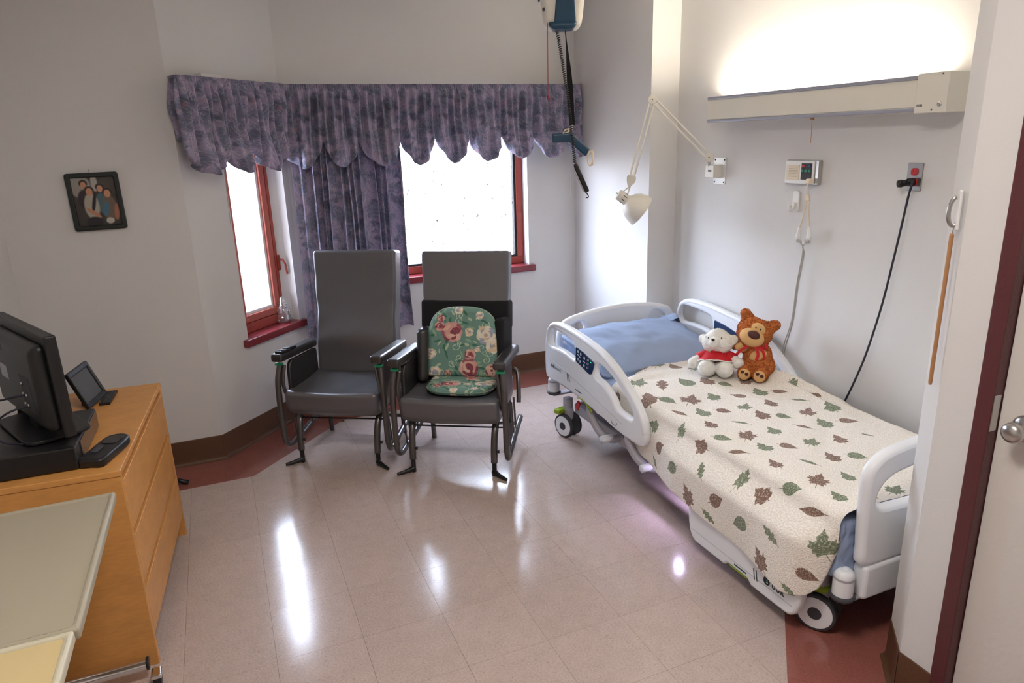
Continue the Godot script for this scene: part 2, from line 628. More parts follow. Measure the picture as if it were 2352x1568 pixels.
func make_materials() -> void:
	M.wall = bumpy(mat(srgb(218, 216, 215), 0.75), 0.09, 0.25, 0.05, 3)
	M.ceiling = mat(srgb(240, 238, 234), 0.9)
	M.sub = mat(srgb(70, 52, 46), 0.9)
	var tile_tex := tile_picture(srgb(192, 174, 166), 21, srgb(224, 210, 200), srgb(118, 82, 74))
	var red_tex := tile_picture(srgb(150, 92, 82), 31, srgb(176, 122, 110), srgb(108, 58, 52))
	var wave := noise_at(0.02, 44, 2).get_seamless_image(256, 256)
	wave.convert(Image.FORMAT_RGBA8)
	wave.bump_map_to_normal_map(1.0)
	var wave_tex := ImageTexture.create_from_image(wave)
	M.tiles = []
	for k in [1.0, 0.985, 1.03]:
		var m := mat(Color(k, k, k) if k <= 1.0 else Color(1, 1, 1), 0.15)
		m.albedo_texture = tile_tex
		m.uv1_offset = Vector3(k * 17.3, k * 3.1, k * 5.7)
		M.tiles.append(m)
	M.red_tile = mat(Color(1, 1, 1), 0.15)
	M.red_tile.albedo_texture = red_tex
	for m in M.tiles + [M.red_tile]:
		m.uv1_triplanar = true
		m.uv1_world_triplanar = true
		m.uv1_scale = Vector3.ONE / 1.22
		m.metallic_specular = 0.6
		m.normal_enabled = true
		m.normal_texture = wave_tex
		m.normal_scale = 0.1
	M.base = bumpy(mat(srgb(96, 66, 46), 0.45), 0.06, 0.3, 0.2, 5)
	M.red_paint = mat(srgb(158, 62, 50), 0.4)
	M.sash = mat(srgb(176, 88, 74), 0.4)
	M.sill = bumpy(mat(srgb(128, 48, 54), 0.22), 0.03, 0.4, 0.08, 8)
	M.gasket = mat(srgb(34, 26, 26), 0.6)
	M.vinyl = mat(srgb(225, 222, 222), 0.4)
	M.glass = mat(Color(1, 1, 1, 0.06), 0.0)
	M.glass.transparency = BaseMaterial3D.TRANSPARENCY_ALPHA
	M.film = window_film()
	M.maroon = bumpy(mat(srgb(88, 42, 46), 0.45), 0.08, 0.3, 0.15, 6)
	M.door = bumpy(mat(srgb(214, 209, 204), 0.5), 0.05, 0.4, 0.1, 4)
	M.steel = mat(srgb(190, 188, 186), 0.28, 1.0)
	M.plate = mat(srgb(165, 163, 163), 0.4, 1.0)
	M.chrome = mat(srgb(220, 220, 222), 0.08, 1.0)
	M.drape = mat(Color(1, 1, 1), 0.85)
	M.drape.albedo_texture = drape_picture()
	M.drape.backlight_enabled = true
	M.drape.backlight = Color(0.13, 0.12, 0.15)
	M.leather = bumpy(mat(srgb(90, 89, 94), 0.33), 0.09, 0.12, 0.18, 9, false)
	M.leather_dark = bumpy(mat(srgb(36, 34, 36), 0.36), 0.09, 0.12, 0.18, 10, false)
	M.leather.metallic_specular = 0.8
	M.leather_dark.metallic_specular = 0.7
	M.tube = mat(srgb(100, 97, 96), 0.3, 0.7)
	M.black = mat(srgb(20, 20, 22), 0.4)
	M.black_gloss = mat(srgb(14, 14, 16), 0.12)
	M.black_cloth = bumpy(mat(srgb(26, 25, 28), 0.95), 0.2, 0.06, 0.5, 12, false)
	M.green_tab = mat(srgb(24, 140, 92), 0.4)
	M.floral = mat(Color(1, 1, 1), 0.85)
	M.floral.albedo_texture = floral_picture(3)
	M.floral_seat = mat(Color(1, 1, 1), 0.85)
	M.floral_seat.albedo_texture = floral_picture(8)
	M.bed = mat(srgb(236, 239, 244), 0.32)
	M.bed_grey = mat(srgb(172, 172, 180), 0.4)
	M.bed_lime = mat(srgb(142, 168, 30), 0.4)
	M.rubber = mat(srgb(66, 66, 72), 0.7)
	M.navy = mat(srgb(28, 52, 88), 0.25)
	M.white_print = mat(srgb(225, 232, 240), 0.5)
	M.dark_print = mat(srgb(40, 52, 66), 0.5)
	M.pale_print = mat(srgb(140, 158, 182), 0.5)
	M.sheet = bumpy(mat(srgb(152, 170, 202), 0.85), 0.25, 0.05, 0.25, 15)
	M.blanket = blanket_material()
	M.wood = wood_material(srgb(210, 150, 82))
	M.wood_edge = mat(srgb(126, 76, 38), 0.5)
	M.grey_top = bumpy(mat(srgb(168, 160, 140), 0.5), 0.2, 0.1, 0.1, 18)
	M.beige_top = bumpy(mat(srgb(206, 186, 138), 0.45), 0.2, 0.1, 0.1, 19)
	M.beige_edge = mat(srgb(200, 194, 172), 0.4)
	M.cream_metal = mat(srgb(222, 218, 208), 0.4)
	M.lamp_white = mat(srgb(226, 222, 212), 0.3)
	M.alu = mat(srgb(168, 170, 182), 0.35, 0.5)
	M.teal = mat(srgb(24, 66, 92), 0.3)
	M.red_cord = mat(srgb(140, 30, 34), 0.6)
	M.white_plastic = mat(srgb(232, 232, 230), 0.3)
	M.panel_cream = mat(srgb(226, 212, 190), 0.5)
	M.red_plastic = mat(srgb(190, 22, 30), 0.35)
	M.green_plastic = mat(srgb(30, 130, 104), 0.4)
	M.blue_plastic = mat(srgb(42, 62, 120), 0.4)
	M.cable = mat(srgb(30, 32, 46), 0.45)
	M.cable_grey = mat(srgb(176, 172, 164), 0.5)
	M.stick = bumpy(mat(srgb(176, 126, 84), 0.5), 0.05, 0.1, 0.2, 22)
	M.fur_brown = bumpy(mat(srgb(204, 118, 60), 0.95), 0.3, 0.05, 0.6, 25, false)
	M.fur_tan = bumpy(mat(srgb(222, 178, 120), 0.9), 0.3, 0.05, 0.3, 26, false)
	M.fur_white = bumpy(mat(srgb(236, 234, 228), 0.95), 0.3, 0.05, 0.5, 27, false)
	M.nose_brown = mat(srgb(78, 34, 30), 0.6)
	M.red_velvet = bumpy(mat(srgb(196, 14, 30), 0.7), 0.15, 0.06, 0.4, 28, false)
	M.red_ribbon = mat(srgb(205, 24, 28), 0.35)
	M.crystal = mat(Color(1, 1, 1, 0.1), 0.02)
	M.crystal.refraction_enabled = true
	M.crystal.refraction_scale = 0.05
	M.frame_green = mat(srgb(26, 34, 32), 0.4)
	M.photo = mat(Color(1, 1, 1), 0.5)
	M.photo.albedo_texture = family_picture()
	M.screen = mat(srgb(96, 98, 100), 0.1)
	M.smoke_glass = mat(srgb(60, 56, 54), 0.08)

func wood_material(c: Color) -> StandardMaterial3D:
	var n := 512
	var a := noise_at(0.05, 61, 3)
	var b := noise_at(0.01, 62, 3)
	var im := Image.create(n, n, false, Image.FORMAT_RGBA8)
	for y in n:
		for x in n:
			var k := 1.0 + a.get_noise_2d(x * 0.6, y * 3.0) * 0.04 + b.get_noise_2d(x, y * 2.0) * 0.05
			im.set_pixel(x, y, Color(minf(c.r * k, 1), minf(c.g * k, 1), minf(c.b * k, 1)))
	var m := mat(Color(1, 1, 1), 0.42)
	m.albedo_texture = ImageTexture.create_from_image(im)
	m.uv1_triplanar = true
	m.uv1_scale = Vector3.ONE / 0.9
	return m

# privacy film: an irregular net of dark leading between clear cells
func window_film() -> StandardMaterial3D:
	var n := 1024
	var w := FastNoiseLite.new()
	w.noise_type = FastNoiseLite.TYPE_CELLULAR
	w.cellular_return_type = FastNoiseLite.RETURN_DISTANCE2_SUB
	w.cellular_jitter = 1.0
	w.frequency = 0.026
	w.seed = 71
	var warp := noise_at(0.02, 72, 2)
	var strength := noise_at(0.006, 73, 2)
	var tint := noise_at(0.004, 74, 2)
	var im := Image.create(n, n, false, Image.FORMAT_RGBA8)
	im.fill(Color(1, 1, 1, 0.12))
	for y in n:
		for x in n:
			var p := Vector2(x + warp.get_noise_2d(x, y) * 14.0, y + warp.get_noise_2d(x + 900, y) * 14.0)
			var d := w.get_noise_2d(p.x, p.y) + 1.0
			var e := clampf((0.145 - d) / 0.05, 0.0, 1.0) * clampf(1.1 + strength.get_noise_2d(x, y) * 0.5, 0.6, 1.0)
			if e > 0.02:
				var c := Color(0.40, 0.41, 0.44)
				var t := tint.get_noise_2d(x, y)
				if t > 0.38: c = Color(0.5, 0.26, 0.25)
				im.set_pixel(x, y, Color(1, 1, 1, 0.12).lerp(Color(c.r, c.g, c.b, 0.975), e))
	var m := mat(Color(1, 1, 1, 1), 0.5)
	m.albedo_texture = ImageTexture.create_from_image(im)
	m.transparency = BaseMaterial3D.TRANSPARENCY_ALPHA
	return m

func family_picture() -> ImageTexture:
	var im := Image.create(96, 116, false, Image.FORMAT_RGBA8)
	im.fill(srgb(62, 56, 54))
	blob(im, Vector2(18, 20), Vector2(26, 30), 0, srgb(150, 145, 138))
	blob(im, Vector2(50, 14), Vector2(8, 22), 0, srgb(170, 165, 160))
	blob(im, Vector2(78, 22), Vector2(24, 24), 0, srgb(72, 66, 62))
	for f in [[26, 18, 8, 30, 26, srgb(46, 36, 40)], [60, 28, 8, 26, 26, srgb(70, 100, 112)], [36, 34, 9, 30, 34, srgb(168, 162, 148)], [74, 40, 9, 30, 34, srgb(110, 94, 80)]]:
		blob(im, Vector2(f[0], f[1] + 34), Vector2(f[3] * 0.6, f[4]), 0, f[5])
		blob(im, Vector2(f[0], f[1] - 4), Vector2(f[2] + 2, f[2] + 1), 0, srgb(48, 40, 38))
		blob(im, Vector2(f[0], f[1]), Vector2(f[2] - 1, f[2] + 1), 0, srgb(196, 140, 110))
	blob(im, Vector2(42, 60), Vector2(4, 28), 0.25, srgb(34, 32, 36))
	blob(im, Vector2(38, 84), Vector2(20, 5), 0.7, srgb(178, 122, 96))
	blob(im, Vector2(88, 84), Vector2(6, 22), 0.1, srgb(170, 108, 84))
	blob(im, Vector2(66, 76), Vector2(8, 20), 0.2, srgb(70, 108, 130))
	blob(im, Vector2(70, 104), Vector2(10, 8), 0.0, srgb(190, 184, 170))
	blob(im, Vector2(36, 106), Vector2(20, 14), 0, srgb(38, 34, 40))
	im.resize(48, 58, Image.INTERPOLATE_LANCZOS)
	im.resize(192, 232, Image.INTERPOLATE_CUBIC)
	return ImageTexture.create_from_image(im)

# leaf outlines along +x from the stem end (0) to the tip (1)
func leaf_outline(kind: int) -> PackedVector2Array:
	var half := []
	match kind:
		0: half = [[0.0, 0.012], [0.28, 0.015], [0.27, 0.12], [0.20, 0.30], [0.33, 0.28], [0.34, 0.40], [0.46, 0.34], [0.55, 0.52], [0.62, 0.40], [0.72, 0.47], [0.66, 0.28], [0.70, 0.17], [0.80, 0.22], [0.84, 0.12], [1.0, 0.0]]
		1: half = [[0.0, 0.01], [0.2, 0.014], [0.18, 0.10], [0.25, 0.20], [0.38, 0.27], [0.55, 0.27], [0.72, 0.19], [0.86, 0.08], [1.0, 0.0]]
		2: half = [[0.0, 0.008], [0.16, 0.012], [0.3, 0.07], [0.5, 0.11], [0.7, 0.09], [0.86, 0.04], [1.0, 0.0]]
		3: half = [[0.0, 0.02], [0.14, 0.03], [0.12, 0.2], [0.2, 0.36], [0.34, 0.34], [0.42, 0.5], [0.55, 0.36], [0.62, 0.22], [0.74, 0.26], [0.84, 0.12], [1.0, 0.0]]
		_: half = [[0.0, 0.012], [0.16, 0.016], [0.24, 0.12], [0.30, 0.16], [0.36, 0.08], [0.44, 0.2], [0.54, 0.22], [0.58, 0.1], [0.68, 0.2], [0.76, 0.17], [0.80, 0.08], [0.9, 0.09], [1.0, 0.0]]
	var out := PackedVector2Array()
	for p in half: out.append(Vector2(p[0], p[1]))
	for i in range(half.size() - 2, -1, -1): out.append(Vector2(half[i][0], -half[i][1]))
	return out

const BLANKET_LONG := 1.84
const BLANKET_WIDE := 1.26
const LEAVES := [[0,1,0.454,0.805,0.339,0.659],[4,0,0.549,0.684,0.362,0.573],[1,1,0.579,0.51,0.44,0.519],[3,0,0.601,0.431,0.475,0.403],[1,1,0.557,0.373,0.65,0.338],[0,0,0.665,0.289,0.589,0.198],[1,0,0.374,0.84,0.395,0.93],[3,0,0.669,0.839,0.53,0.769],[1,1,0.608,0.758,0.724,0.733],[0,0,0.765,0.706,0.64,0.568],[3,1,0.772,0.529,0.665,0.507],[1,0,0.805,0.372,0.725,0.425],[3,1,0.825,0.296,0.707,0.263],[1,0,0.772,0.222,0.845,0.177],[2,1,0.975,0.165,0.902,0.232],[3,0,0.963,0.358,0.86,0.33],[1,0,0.975,0.094,0.898,0.095],[0,1,0.933,0.527,0.863,0.438],[1,0,0.851,0.624,0.911,0.559],[3,1,0.916,0.695,0.799,0.676],[2,0,0.881,0.769,0.77,0.797],[3,0,1.062,0.491,0.952,0.466],[1,1,1.025,0.437,1.092,0.38],[0,0,1.111,0.332,1.039,0.23],[3,1,1.142,0.169,1.027,0.129],[3,1,0.769,0.908,0.679,0.903],[0,1,0.927,0.906,0.91,0.817],[3,0,1.037,0.752,0.943,0.738],[2,1,1.069,0.584,0.988,0.634],[3,1,1.208,0.564,1.113,0.543],[2,0,1.233,0.396,1.148,0.444],[3,1,1.247,0.321,1.138,0.288],[1,0,1.201,0.251,1.249,0.168],[1,0,0.784,1.0,0.865,0.936],[3,0,1.109,0.873,1.012,0.866],[1,1,1.078,0.815,1.155,0.762],[0,0,1.186,0.729,1.107,0.63],[3,1,1.318,0.707,1.215,0.688],[1,0,1.262,0.634,1.34,0.589],[0,1,1.35,0.552,1.289,0.457],[3,0,1.391,0.393,1.3,0.366],[2,1,1.337,0.264,1.389,0.232],[1,1,1.017,0.963,0.931,1.017],[4,1,0.75,1.028,0.808,1.081],[2,0,1.298,0.787,1.212,0.838],[4,1,1.185,0.958,1.123,0.911],[0,1,1.338,0.938,1.345,0.849],[3,0,1.447,0.777,1.365,0.763],[2,1,1.498,0.629,1.409,0.663],[3,0,1.499,0.544,1.406,0.52],[1,1,1.455,0.479,1.527,0.427],[0,0,1.617,0.785,1.545,0.683],[3,1,1.636,0.618,1.556,0.599],[1,1,1.507,0.858,1.592,0.819],[3,0,1.502,0.903,1.415,0.896],[0,0,1.146,1.12,1.064,1.019],[4,0,1.005,1.143,0.898,1.109],[1,0,1.227,1.033,1.312,0.974],[4,1,1.189,1.07,1.271,1.108],[1,1,1.464,1.003,1.371,1.051],[2,0,1.737,0.851,1.617,0.881],[3,1,1.739,0.767,1.655,0.752],[4,1,1.627,1.01,1.538,0.966],[0,1,1.778,1.003,1.739,0.893],[4,0,1.455,1.176,1.35,1.141],[0,0,1.589,1.158,1.508,1.065],[1,1,0.61,1.117,0.684,1.134],[4,1,1.07,1.159,1.132,1.163],[3,0,1.808,0.838,1.808,0.794],[1,0,1.686,1.05,1.761,1.076],[4,1,1.645,1.128,1.707,1.164],[0,1,1.758,0.597,1.72,0.496],[2,0,1.716,0.661,1.767,0.648],[1,0,0.253,0.591,0.096,0.579],[0,1,0.239,0.523,0.132,0.429],[1,0,0.329,0.417,0.206,0.408],[0,1,0.369,0.39,0.304,0.307],[1,0,0.59,-0.038,0.617,0.032],[3,1,0.755,0.086,0.836,0.108]]

func blanket_material() -> StandardMaterial3D:
	var w := 1656
	var h := 1134
	var curl := noise_at(0.16, 81, 2).get_image(w, h).get_data()
	var base := srgb(244, 238, 229)
	var im := Image.create(w, h, false, Image.FORMAT_RGBA8)
	im.fill(Color(0, 0, 0, 0))
	for l in LEAVES:
		var a := Vector2(l[2] / BLANKET_LONG * w, (l[3] + 0.04) / BLANKET_WIDE * h)
		var b := Vector2(l[4] / BLANKET_LONG * w, (l[5] + 0.04) / BLANKET_WIDE * h)
		var d := b - a
		if d.length() > 150: b = a + d.normalized() * 150
		d = b - a
		var poly := PackedVector2Array()
		for p in leaf_outline(l[0]): poly.append(a + d * p.x + d.orthogonal() * p.y * [0.62, 1.0, 1.1, 0.66, 0.85][l[0]])
		var lo := a
		var hi := a
		for p in poly:
			lo = lo.min(p); hi = hi.max(p)
		var c := Color(1, 0, 0) if l[1] == 0 else Color(0, 1, 0)
		for y in range(maxi(0, int(lo.y)), mini(h, int(hi.y) + 2)):
			for x in range(maxi(0, int(lo.x)), mini(w, int(hi.x) + 2)):
				if Geometry2D.is_point_in_polygon(Vector2(x, y), poly): im.set_pixel(x, y, c)
	var src := im.get_data()
	var data := PackedByteArray()
	data.resize(w * h * 4)
	var brown := srgb(122, 92, 78)
	var green := srgb(112, 124, 98)
	for i in w * h:
		var t := (curl[i] - 128) / 128.0
		var col := base
		if src[i * 4 + 3] > 0:
			col = brown if src[i * 4] > 0 else green
			col = col.lerp(base, clampf(t * 0.9 + 0.08, 0.0, 0.75))
		else:
			col = col * (1.0 + t * 0.10)
		data[i * 4] = clampi(int(col.r * 255), 0, 255); data[i * 4 + 1] = clampi(int(col.g * 255), 0, 255); data[i * 4 + 2] = clampi(int(col.b * 255), 0, 255); data[i * 4 + 3] = 255
	var m := mat(Color(1, 1, 1), 0.95)
	m.albedo_texture = ImageTexture.create_from_image(Image.create_from_data(w, h, false, Image.FORMAT_RGBA8, data))
	var bump := noise_at(0.16, 81, 2).get_image(w, h)
	bump.convert(Image.FORMAT_RGBA8)
	bump.bump_map_to_normal_map(3.0)
	m.normal_enabled = true
	m.normal_texture = ImageTexture.create_from_image(bump)
	m.normal_scale = 0.75
	m.rim_enabled = true
	m.rim = 0.2
	return m

# ------------------------------------------------------------------ the room
func frame45() -> Transform3D:    # x runs along the slanted window wall from corner A, z points into the room
	var s := sqrt(0.5)
	return Transform3D(Basis(Vector3(s, 0, -s), UPV, Vector3(s, 0, s)), Vector3(CORNER_A.x, 0, CORNER_A.y))

func frame_back() -> Transform3D:
	return at(Vector3(0, 0, Z_BACK))

func wall_with_hole(t: Transform3D, x0: float, x1: float, h0: float, h1: float, y0: float, y1: float) -> ArrayMesh:
	var g := Geo.new(false)
	g.box(t, Vector3(x0, 0, -0.22), Vector3(h0, WALL_TOP, 0))
	g.box(t, Vector3(h1, 0, -0.22), Vector3(x1, WALL_TOP, 0))
	g.box(t, Vector3(h0, 0, -0.22), Vector3(h1, y0, 0))
	g.box(t, Vector3(h0, y1, -0.22), Vector3(h1, WALL_TOP, 0))
	return g.done()

func ring(t: Transform3D, x0: float, x1: float, y0: float, y1: float, w: float, z0: float, z1: float, r := 0.004) -> ArrayMesh:
	var g := Geo.new()
	var zc := (z0 + z1) / 2
	var d := z1 - z0
	for b in [[x0, x1, y0, y0 + w], [x0, x1, y1 - w, y1], [x0, x0 + w, y0 + w, y1 - w], [x1 - w, x1, y0 + w, y1 - w]]:
		g.rbox(t * at(Vector3((b[0] + b[1]) / 2, (b[2] + b[3]) / 2, zc)), Vector3(b[1] - b[0], b[3] - b[2], d), r, 1)
	return g.done()

func pv(a: Array) -> PackedVector2Array:
	var out := PackedVector2Array()
	for p in a: out.append(p)
	return out

func build_room() -> void:
	# floor: sub-floor with square vinyl tiles and a red border one tile wide
	var room := [Vector2(X_LEFT, Z_PICTURE), CORNER_A, CORNER_B, Vector2(X_FAR, Z_BACK), Vector2(X_FAR, C1.y), C1, C2, Vector2(X_DOOR, 1.3), Vector2(X_LEFT, 1.3)]
	var g := Geo.new(false)
	g.box(Transform3D(), Vector3(-1.2, -0.12, -5.0), Vector3(3.0, -0.003, 1.5))
	var fl := structure("floor", g.done(), M.sub)
	var inset := []
	var n := room.size()
	for i in n:
		var p: Vector2 = room[i]
		var d0: Vector2 = (p - room[(i + n - 1) % n]).normalized()
		var d1: Vector2 = (room[(i + 1) % n] - p).normalized()
		var wid0 := 0.325
		var o0 := p + Vector2(-d0.y, d0.x) * wid0
		var o1 := p + Vector2(-d1.y, d1.x) * wid0
		var q = Geometry2D.line_intersects_line(o0, d0, o1, d1)
		inset.append(q if q != null else o0)
	var field := pv(inset)
	var gap := 0.0004
	var full := BoxMesh.new()
	full.size = Vector3(0.305 - 2 * gap, 0.003, 0.305 - 2 * gap)
	rng.seed = 5
	for ix in range(-5, 8):
		for iz in range(-16, 12):
			var x0 := 0.592 + 0.305 * ix
			var z0 := -2.22 + 0.305 * iz
			var sq := pv([Vector2(x0 + gap, z0 + gap), Vector2(x0 + 0.305 - gap, z0 + gap), Vector2(x0 + 0.305 - gap, z0 + 0.305 - gap), Vector2(x0 + gap, z0 + 0.305 - gap)])
			var cut := Geometry2D.intersect_polygons(sq, field)
			var m: Material = M.tiles[rng.randi() % 3]
			for c in cut:
				var area := 0.0
				for i in c.size(): area += c[i].cross(c[(i + 1) % c.size()]) / 2
				if absf(area) < 0.0006: continue
				if absf(area) > 0.0925: part(fl, "tile", full, m, at(Vector3(x0 + 0.1525, -0.0015, z0 + 0.1525)))
				else: part(fl, "tile", Geo.new(false).prism(c, -0.003, 0.0).done(), m)
	for i in n:
		var a: Vector2 = room[i]
		var b: Vector2 = room[(i + 1) % n]
		var quad := pv([a, b, inset[(i + 1) % n], inset[i]])
		var d := (b - a).normalized()
		var inn := Vector2(-d.y, d.x)
		var count := int(ceil((a.distance_to(b) + 0.8) / 0.305))
		for k in count:
			var s := -0.4 + k * 0.305
			var sq := pv([a + d * (s + gap) - inn * 0.1, a + d * (s + 0.305 - gap) - inn * 0.1, a + d * (s + 0.305 - gap) + inn * 0.6, a + d * (s + gap) + inn * 0.6])
			for c in Geometry2D.intersect_polygons(quad, sq):
				var area := 0.0
				for q in c.size(): area += c[q].cross(c[(q + 1) % c.size()]) / 2
				if absf(area) > 0.0006: part(fl, "border_tile", Geo.new(false).prism(c, -0.003, -0.0002).done(), M.red_tile)
	structure("ceiling", Geo.new(false).box(Transform3D(), Vector3(-1.2, WALL_TOP, -5.0), Vector3(3.0, WALL_TOP + 0.12, 1.5)).done(), M.ceiling)
	# walls
	structure("wall_left", Geo.new(false).box(Transform3D(), Vector3(X_LEFT - 0.2, 0, Z_PICTURE - 0.2), Vector3(X_LEFT, WALL_TOP, 1.5)).done(), M.wall)
	structure("wall_far_left", Geo.new(false).prism(pv([Vector2(X_LEFT - 0.2, Z_PICTURE), CORNER_A, CORNER_A + Vector2(-0.1, -0.22), Vector2(X_LEFT - 0.2, Z_PICTURE - 0.22)]), 0, WALL_TOP).done(), M.wall)
	structure("wall_window_left", wall_with_hole(frame45(), 0.0, 0.98, 0.307, 0.787, 0.60, 1.95), M.wall)
	structure("wall_back", wall_with_hole(frame_back(), CORNER_B.x - 0.2, X_FAR + 0.2, 0.95, 2.112, 0.80, 1.95), M.wall)
	structure("wall_right_far", Geo.new(false).prism(pv([Vector2(X_FAR, Z_BACK - 0.2), Vector2(X_FAR, Z_STEP), Vector2(X_BED + 0.2, Z_STEP), Vector2(X_BED + 0.2, Z_BACK - 0.2)]), 0, WALL_TOP).done(), M.wall)
	structure("wall_right", Geo.new(false).box(Transform3D(), Vector3(X_BED, 0, Z_STEP - 0.1), Vector3(X_BED + 0.2, WALL_TOP, C1.y + 0.1)).done(), M.wall)
	structure("wall_right_corner", Geo.new(false).prism(pv([Vector2(X_BED + 0.2, C1.y), C1, C2, Vector2(X_DOOR, -1.115), Vector2(X_DOOR + 0.16, -1.115), Vector2(X_BED + 0.2, -1.115)]), 0, WALL_TOP).done(), M.wall)
	structure("wall_right_near", Geo.new(false).box(Transform3D(), Vector3(X_DOOR, 0, -0.09), Vector3(X_DOOR + 0.2, WALL_TOP, 1.5)).box(Transform3D(), Vector3(X_DOOR, 2.12, -1.115), Vector3(X_DOOR + 0.2, WALL_TOP, -0.09)).done(), M.wall)
	structure("wall_front", Geo.new(false).box(Transform3D(), Vector3(-1.2, 0, 1.3), Vector3(3.0, WALL_TOP, 1.5)).done(), M.wall)
	# baseboards: vinyl strip with a cove foot
	var boards := {"far_left": [Vector2(X_LEFT, Z_PICTURE), CORNER_A], "window_left": [CORNER_A, CORNER_B], "back": [CORNER_B, Vector2(X_FAR, Z_BACK)], "right_far": [Vector2(X_FAR, Z_BACK), Vector2(X_FAR, Z_STEP)], "right": [Vector2(X_BED, Z_STEP), Vector2(X_BED, C1.y)], "right_corner": [C1, C2], "right_near": [C2, Vector2(X_DOOR, -1.118)], "left": [Vector2(X_LEFT, 1.3), Vector2(X_LEFT, Z_PICTURE)]}
	for k in boards:
		var a: Vector2 = boards[k][0]
		var b: Vector2 = boards[k][1]
		var d := (b - a).normalized()
		var inn := Vector2(-d.y, d.x)
		var gg := Geo.new()
		var prof := [Vector2(0.0, 0.148), Vector2(0.003, 0.148), Vector2(0.004, 0.144), Vector2(0.004, 0.03), Vector2(0.006, 0.014), Vector2(0.012, 0.005), Vector2(0.02, 0.0015), Vector2(0.021, 0.0)]
		var e0 := 0.0 if k.begins_with("right_") else -0.006
		for i in prof.size() - 1:
			var p: Vector2 = prof[i]
			var q: Vector2 = prof[i + 1]
			var A := a + d * e0 + inn * p.x
			var B := b - d * e0 + inn * p.x
			var C := b - d * e0 + inn * q.x
			var D := a + d * e0 + inn * q.x
			gg.quad(Vector3(A.x, p.y, A.y), Vector3(B.x, p.y, B.y), Vector3(C.x, q.y, C.y), Vector3(D.x, q.y, D.y))
		structure("baseboard_" + k, gg.done(), M.base)
	build_windows()
	build_door()

func build_windows() -> void:
	var t := frame45()
	var w := structure("window_1", ring(t, 0.307, 0.787, 0.645, 1.95, 0.06, -0.16, -0.09), M.red_paint)
	part(w, "gasket", ring(t, 0.362, 0.732, 0.70, 1.90, 0.012, -0.15, -0.10, 0.002), M.gasket)
	var sash := part(w, "sash", ring(t, 0.37, 0.722, 0.708, 1.89, 0.045, -0.155, -0.088), M.sash)
	part(sash, "glazing_bead", ring(t, 0.412, 0.68, 0.75, 1.85, 0.022, -0.15, -0.105, 0.003), M.vinyl)
	part(w, "pane", Geo.new(false).box(t, Vector3(0.43, 0.77, -0.136), Vector3(0.662, 1.83, -0.13)).done(), M.glass)
	part(w, "sill", Geo.new().rbox(t * at(Vector3(0.545, 0.6225, -0.035)), Vector3(0.56, 0.045, 0.135), 0.006, 2).done(), M.sill)
	part(w, "handle", Geo.new().rbox(t * at(Vector3(0.752, 1.03, -0.085)), Vector3(0.022, 0.10, 0.012), 0.004, 2).tube([t * Vector3(0.752, 1.05, -0.08), t * Vector3(0.756, 1.05, -0.055), t * Vector3(0.766, 1.02, -0.045), t * Vector3(0.772, 0.955, -0.042)], 0.007, 8).done(), M.red_paint)
	part(w, "hinge", Geo.new().rbox(t * at(Vector3(0.40, 0.69, -0.085)), Vector3(0.05, 0.016, 0.02), 0.004, 1).tube([t * Vector3(0.39, 0.715, -0.08), t * Vector3(0.39, 0.715, -0.07)], 0.008, 8).done(), M.red_paint)
	var chain := Geo.new()
	for i in 150: chain.ball(t * at(Vector3(0.40, 1.90 - i * 0.0078, -0.07)), Vector3.ONE * 0.0024, 6)
	part(w, "blind_chain", chain.done(), M.vinyl)
	var b := frame_back()
	w = structure("window_2", ring(b, 0.95, 2.112, 0.845, 1.95, 0.052, -0.16, -0.09), M.red_paint)
	part(w, "glazing_bead", ring(b, 0.998, 2.064, 0.893, 1.90, 0.02, -0.15, -0.10, 0.003), M.gasket)
	part(w, "pane", Geo.new(false).box(b, Vector3(1.01, 0.90, -0.136), Vector3(2.05, 1.89, -0.13)).done(), M.glass)
	var f := Geo.new(false)
	for s in [[1.012, 1.588], [1.5886, 2.048]]:
		var p := [b * Vector3(s[0], 0.905, -0.1285), b * Vector3(s[1], 0.905, -0.1285), b * Vector3(s[1], 1.885, -0.1285), b * Vector3(s[0], 1.885, -0.1285)]
		f.quad(p[0], p[3], p[2], p[1], Vector2(s[0], 0), Vector2(s[0], -0.98), Vector2(s[1], -0.98), Vector2(s[1], 0))
	part(w, "privacy_film", f.done(), M.film)
	part(w, "sill", Geo.new().rbox(b * at(Vector3(1.531, 0.8225, -0.035)), Vector3(1.246, 0.045, 0.135), 0.006, 2).done(), M.sill)

func build_door() -> void:
	var d := structure("door_1", Geo.new().rbox(at(Vector3(1.853, 1.045, -0.605)), Vector3(0.044, 2.07, 0.932), 0.003, 1).done(), M.door)
	var fr := Geo.new()
	for z in [-1.095, -0.115]: fr.rbox(at(Vector3(1.87, 1.06, z)), Vector3(0.15, 2.12, 0.044), 0.004, 1)
	fr.rbox(at(Vector3(1.87, 2.10, -0.605)), Vector3(0.15, 0.044, 1.024), 0.004, 1)
	structure("trim_1", fr.done(), M.maroon)
	part(d, "strike_plate", Geo.new().rbox(at(Vector3(1.812, 1.02, -1.0725)), Vector3(0.026, 0.10, 0.003), 0.001, 1).done(), M.steel)
	var k := Geo.new()
	var kt := at(Vector3(1.831, 1.0, -1.0), Basis(Vector3(0, 0, 1), PI / 2))
	k.lathe(kt, [Vector2(0.0, 0.0), Vector2(0.036, 0.0), Vector2(0.036, 0.006), Vector2(0.03, 0.012), Vector2(0.013, 0.016), Vector2(0.012, 0.034), Vector2(0.02, 0.042), Vector2(0.027, 0.054), Vector2(0.025, 0.066), Vector2(0.014, 0.072), Vector2(0.0, 0.073)], 28)
	part(d, "door_knob", k.done(), M.steel)

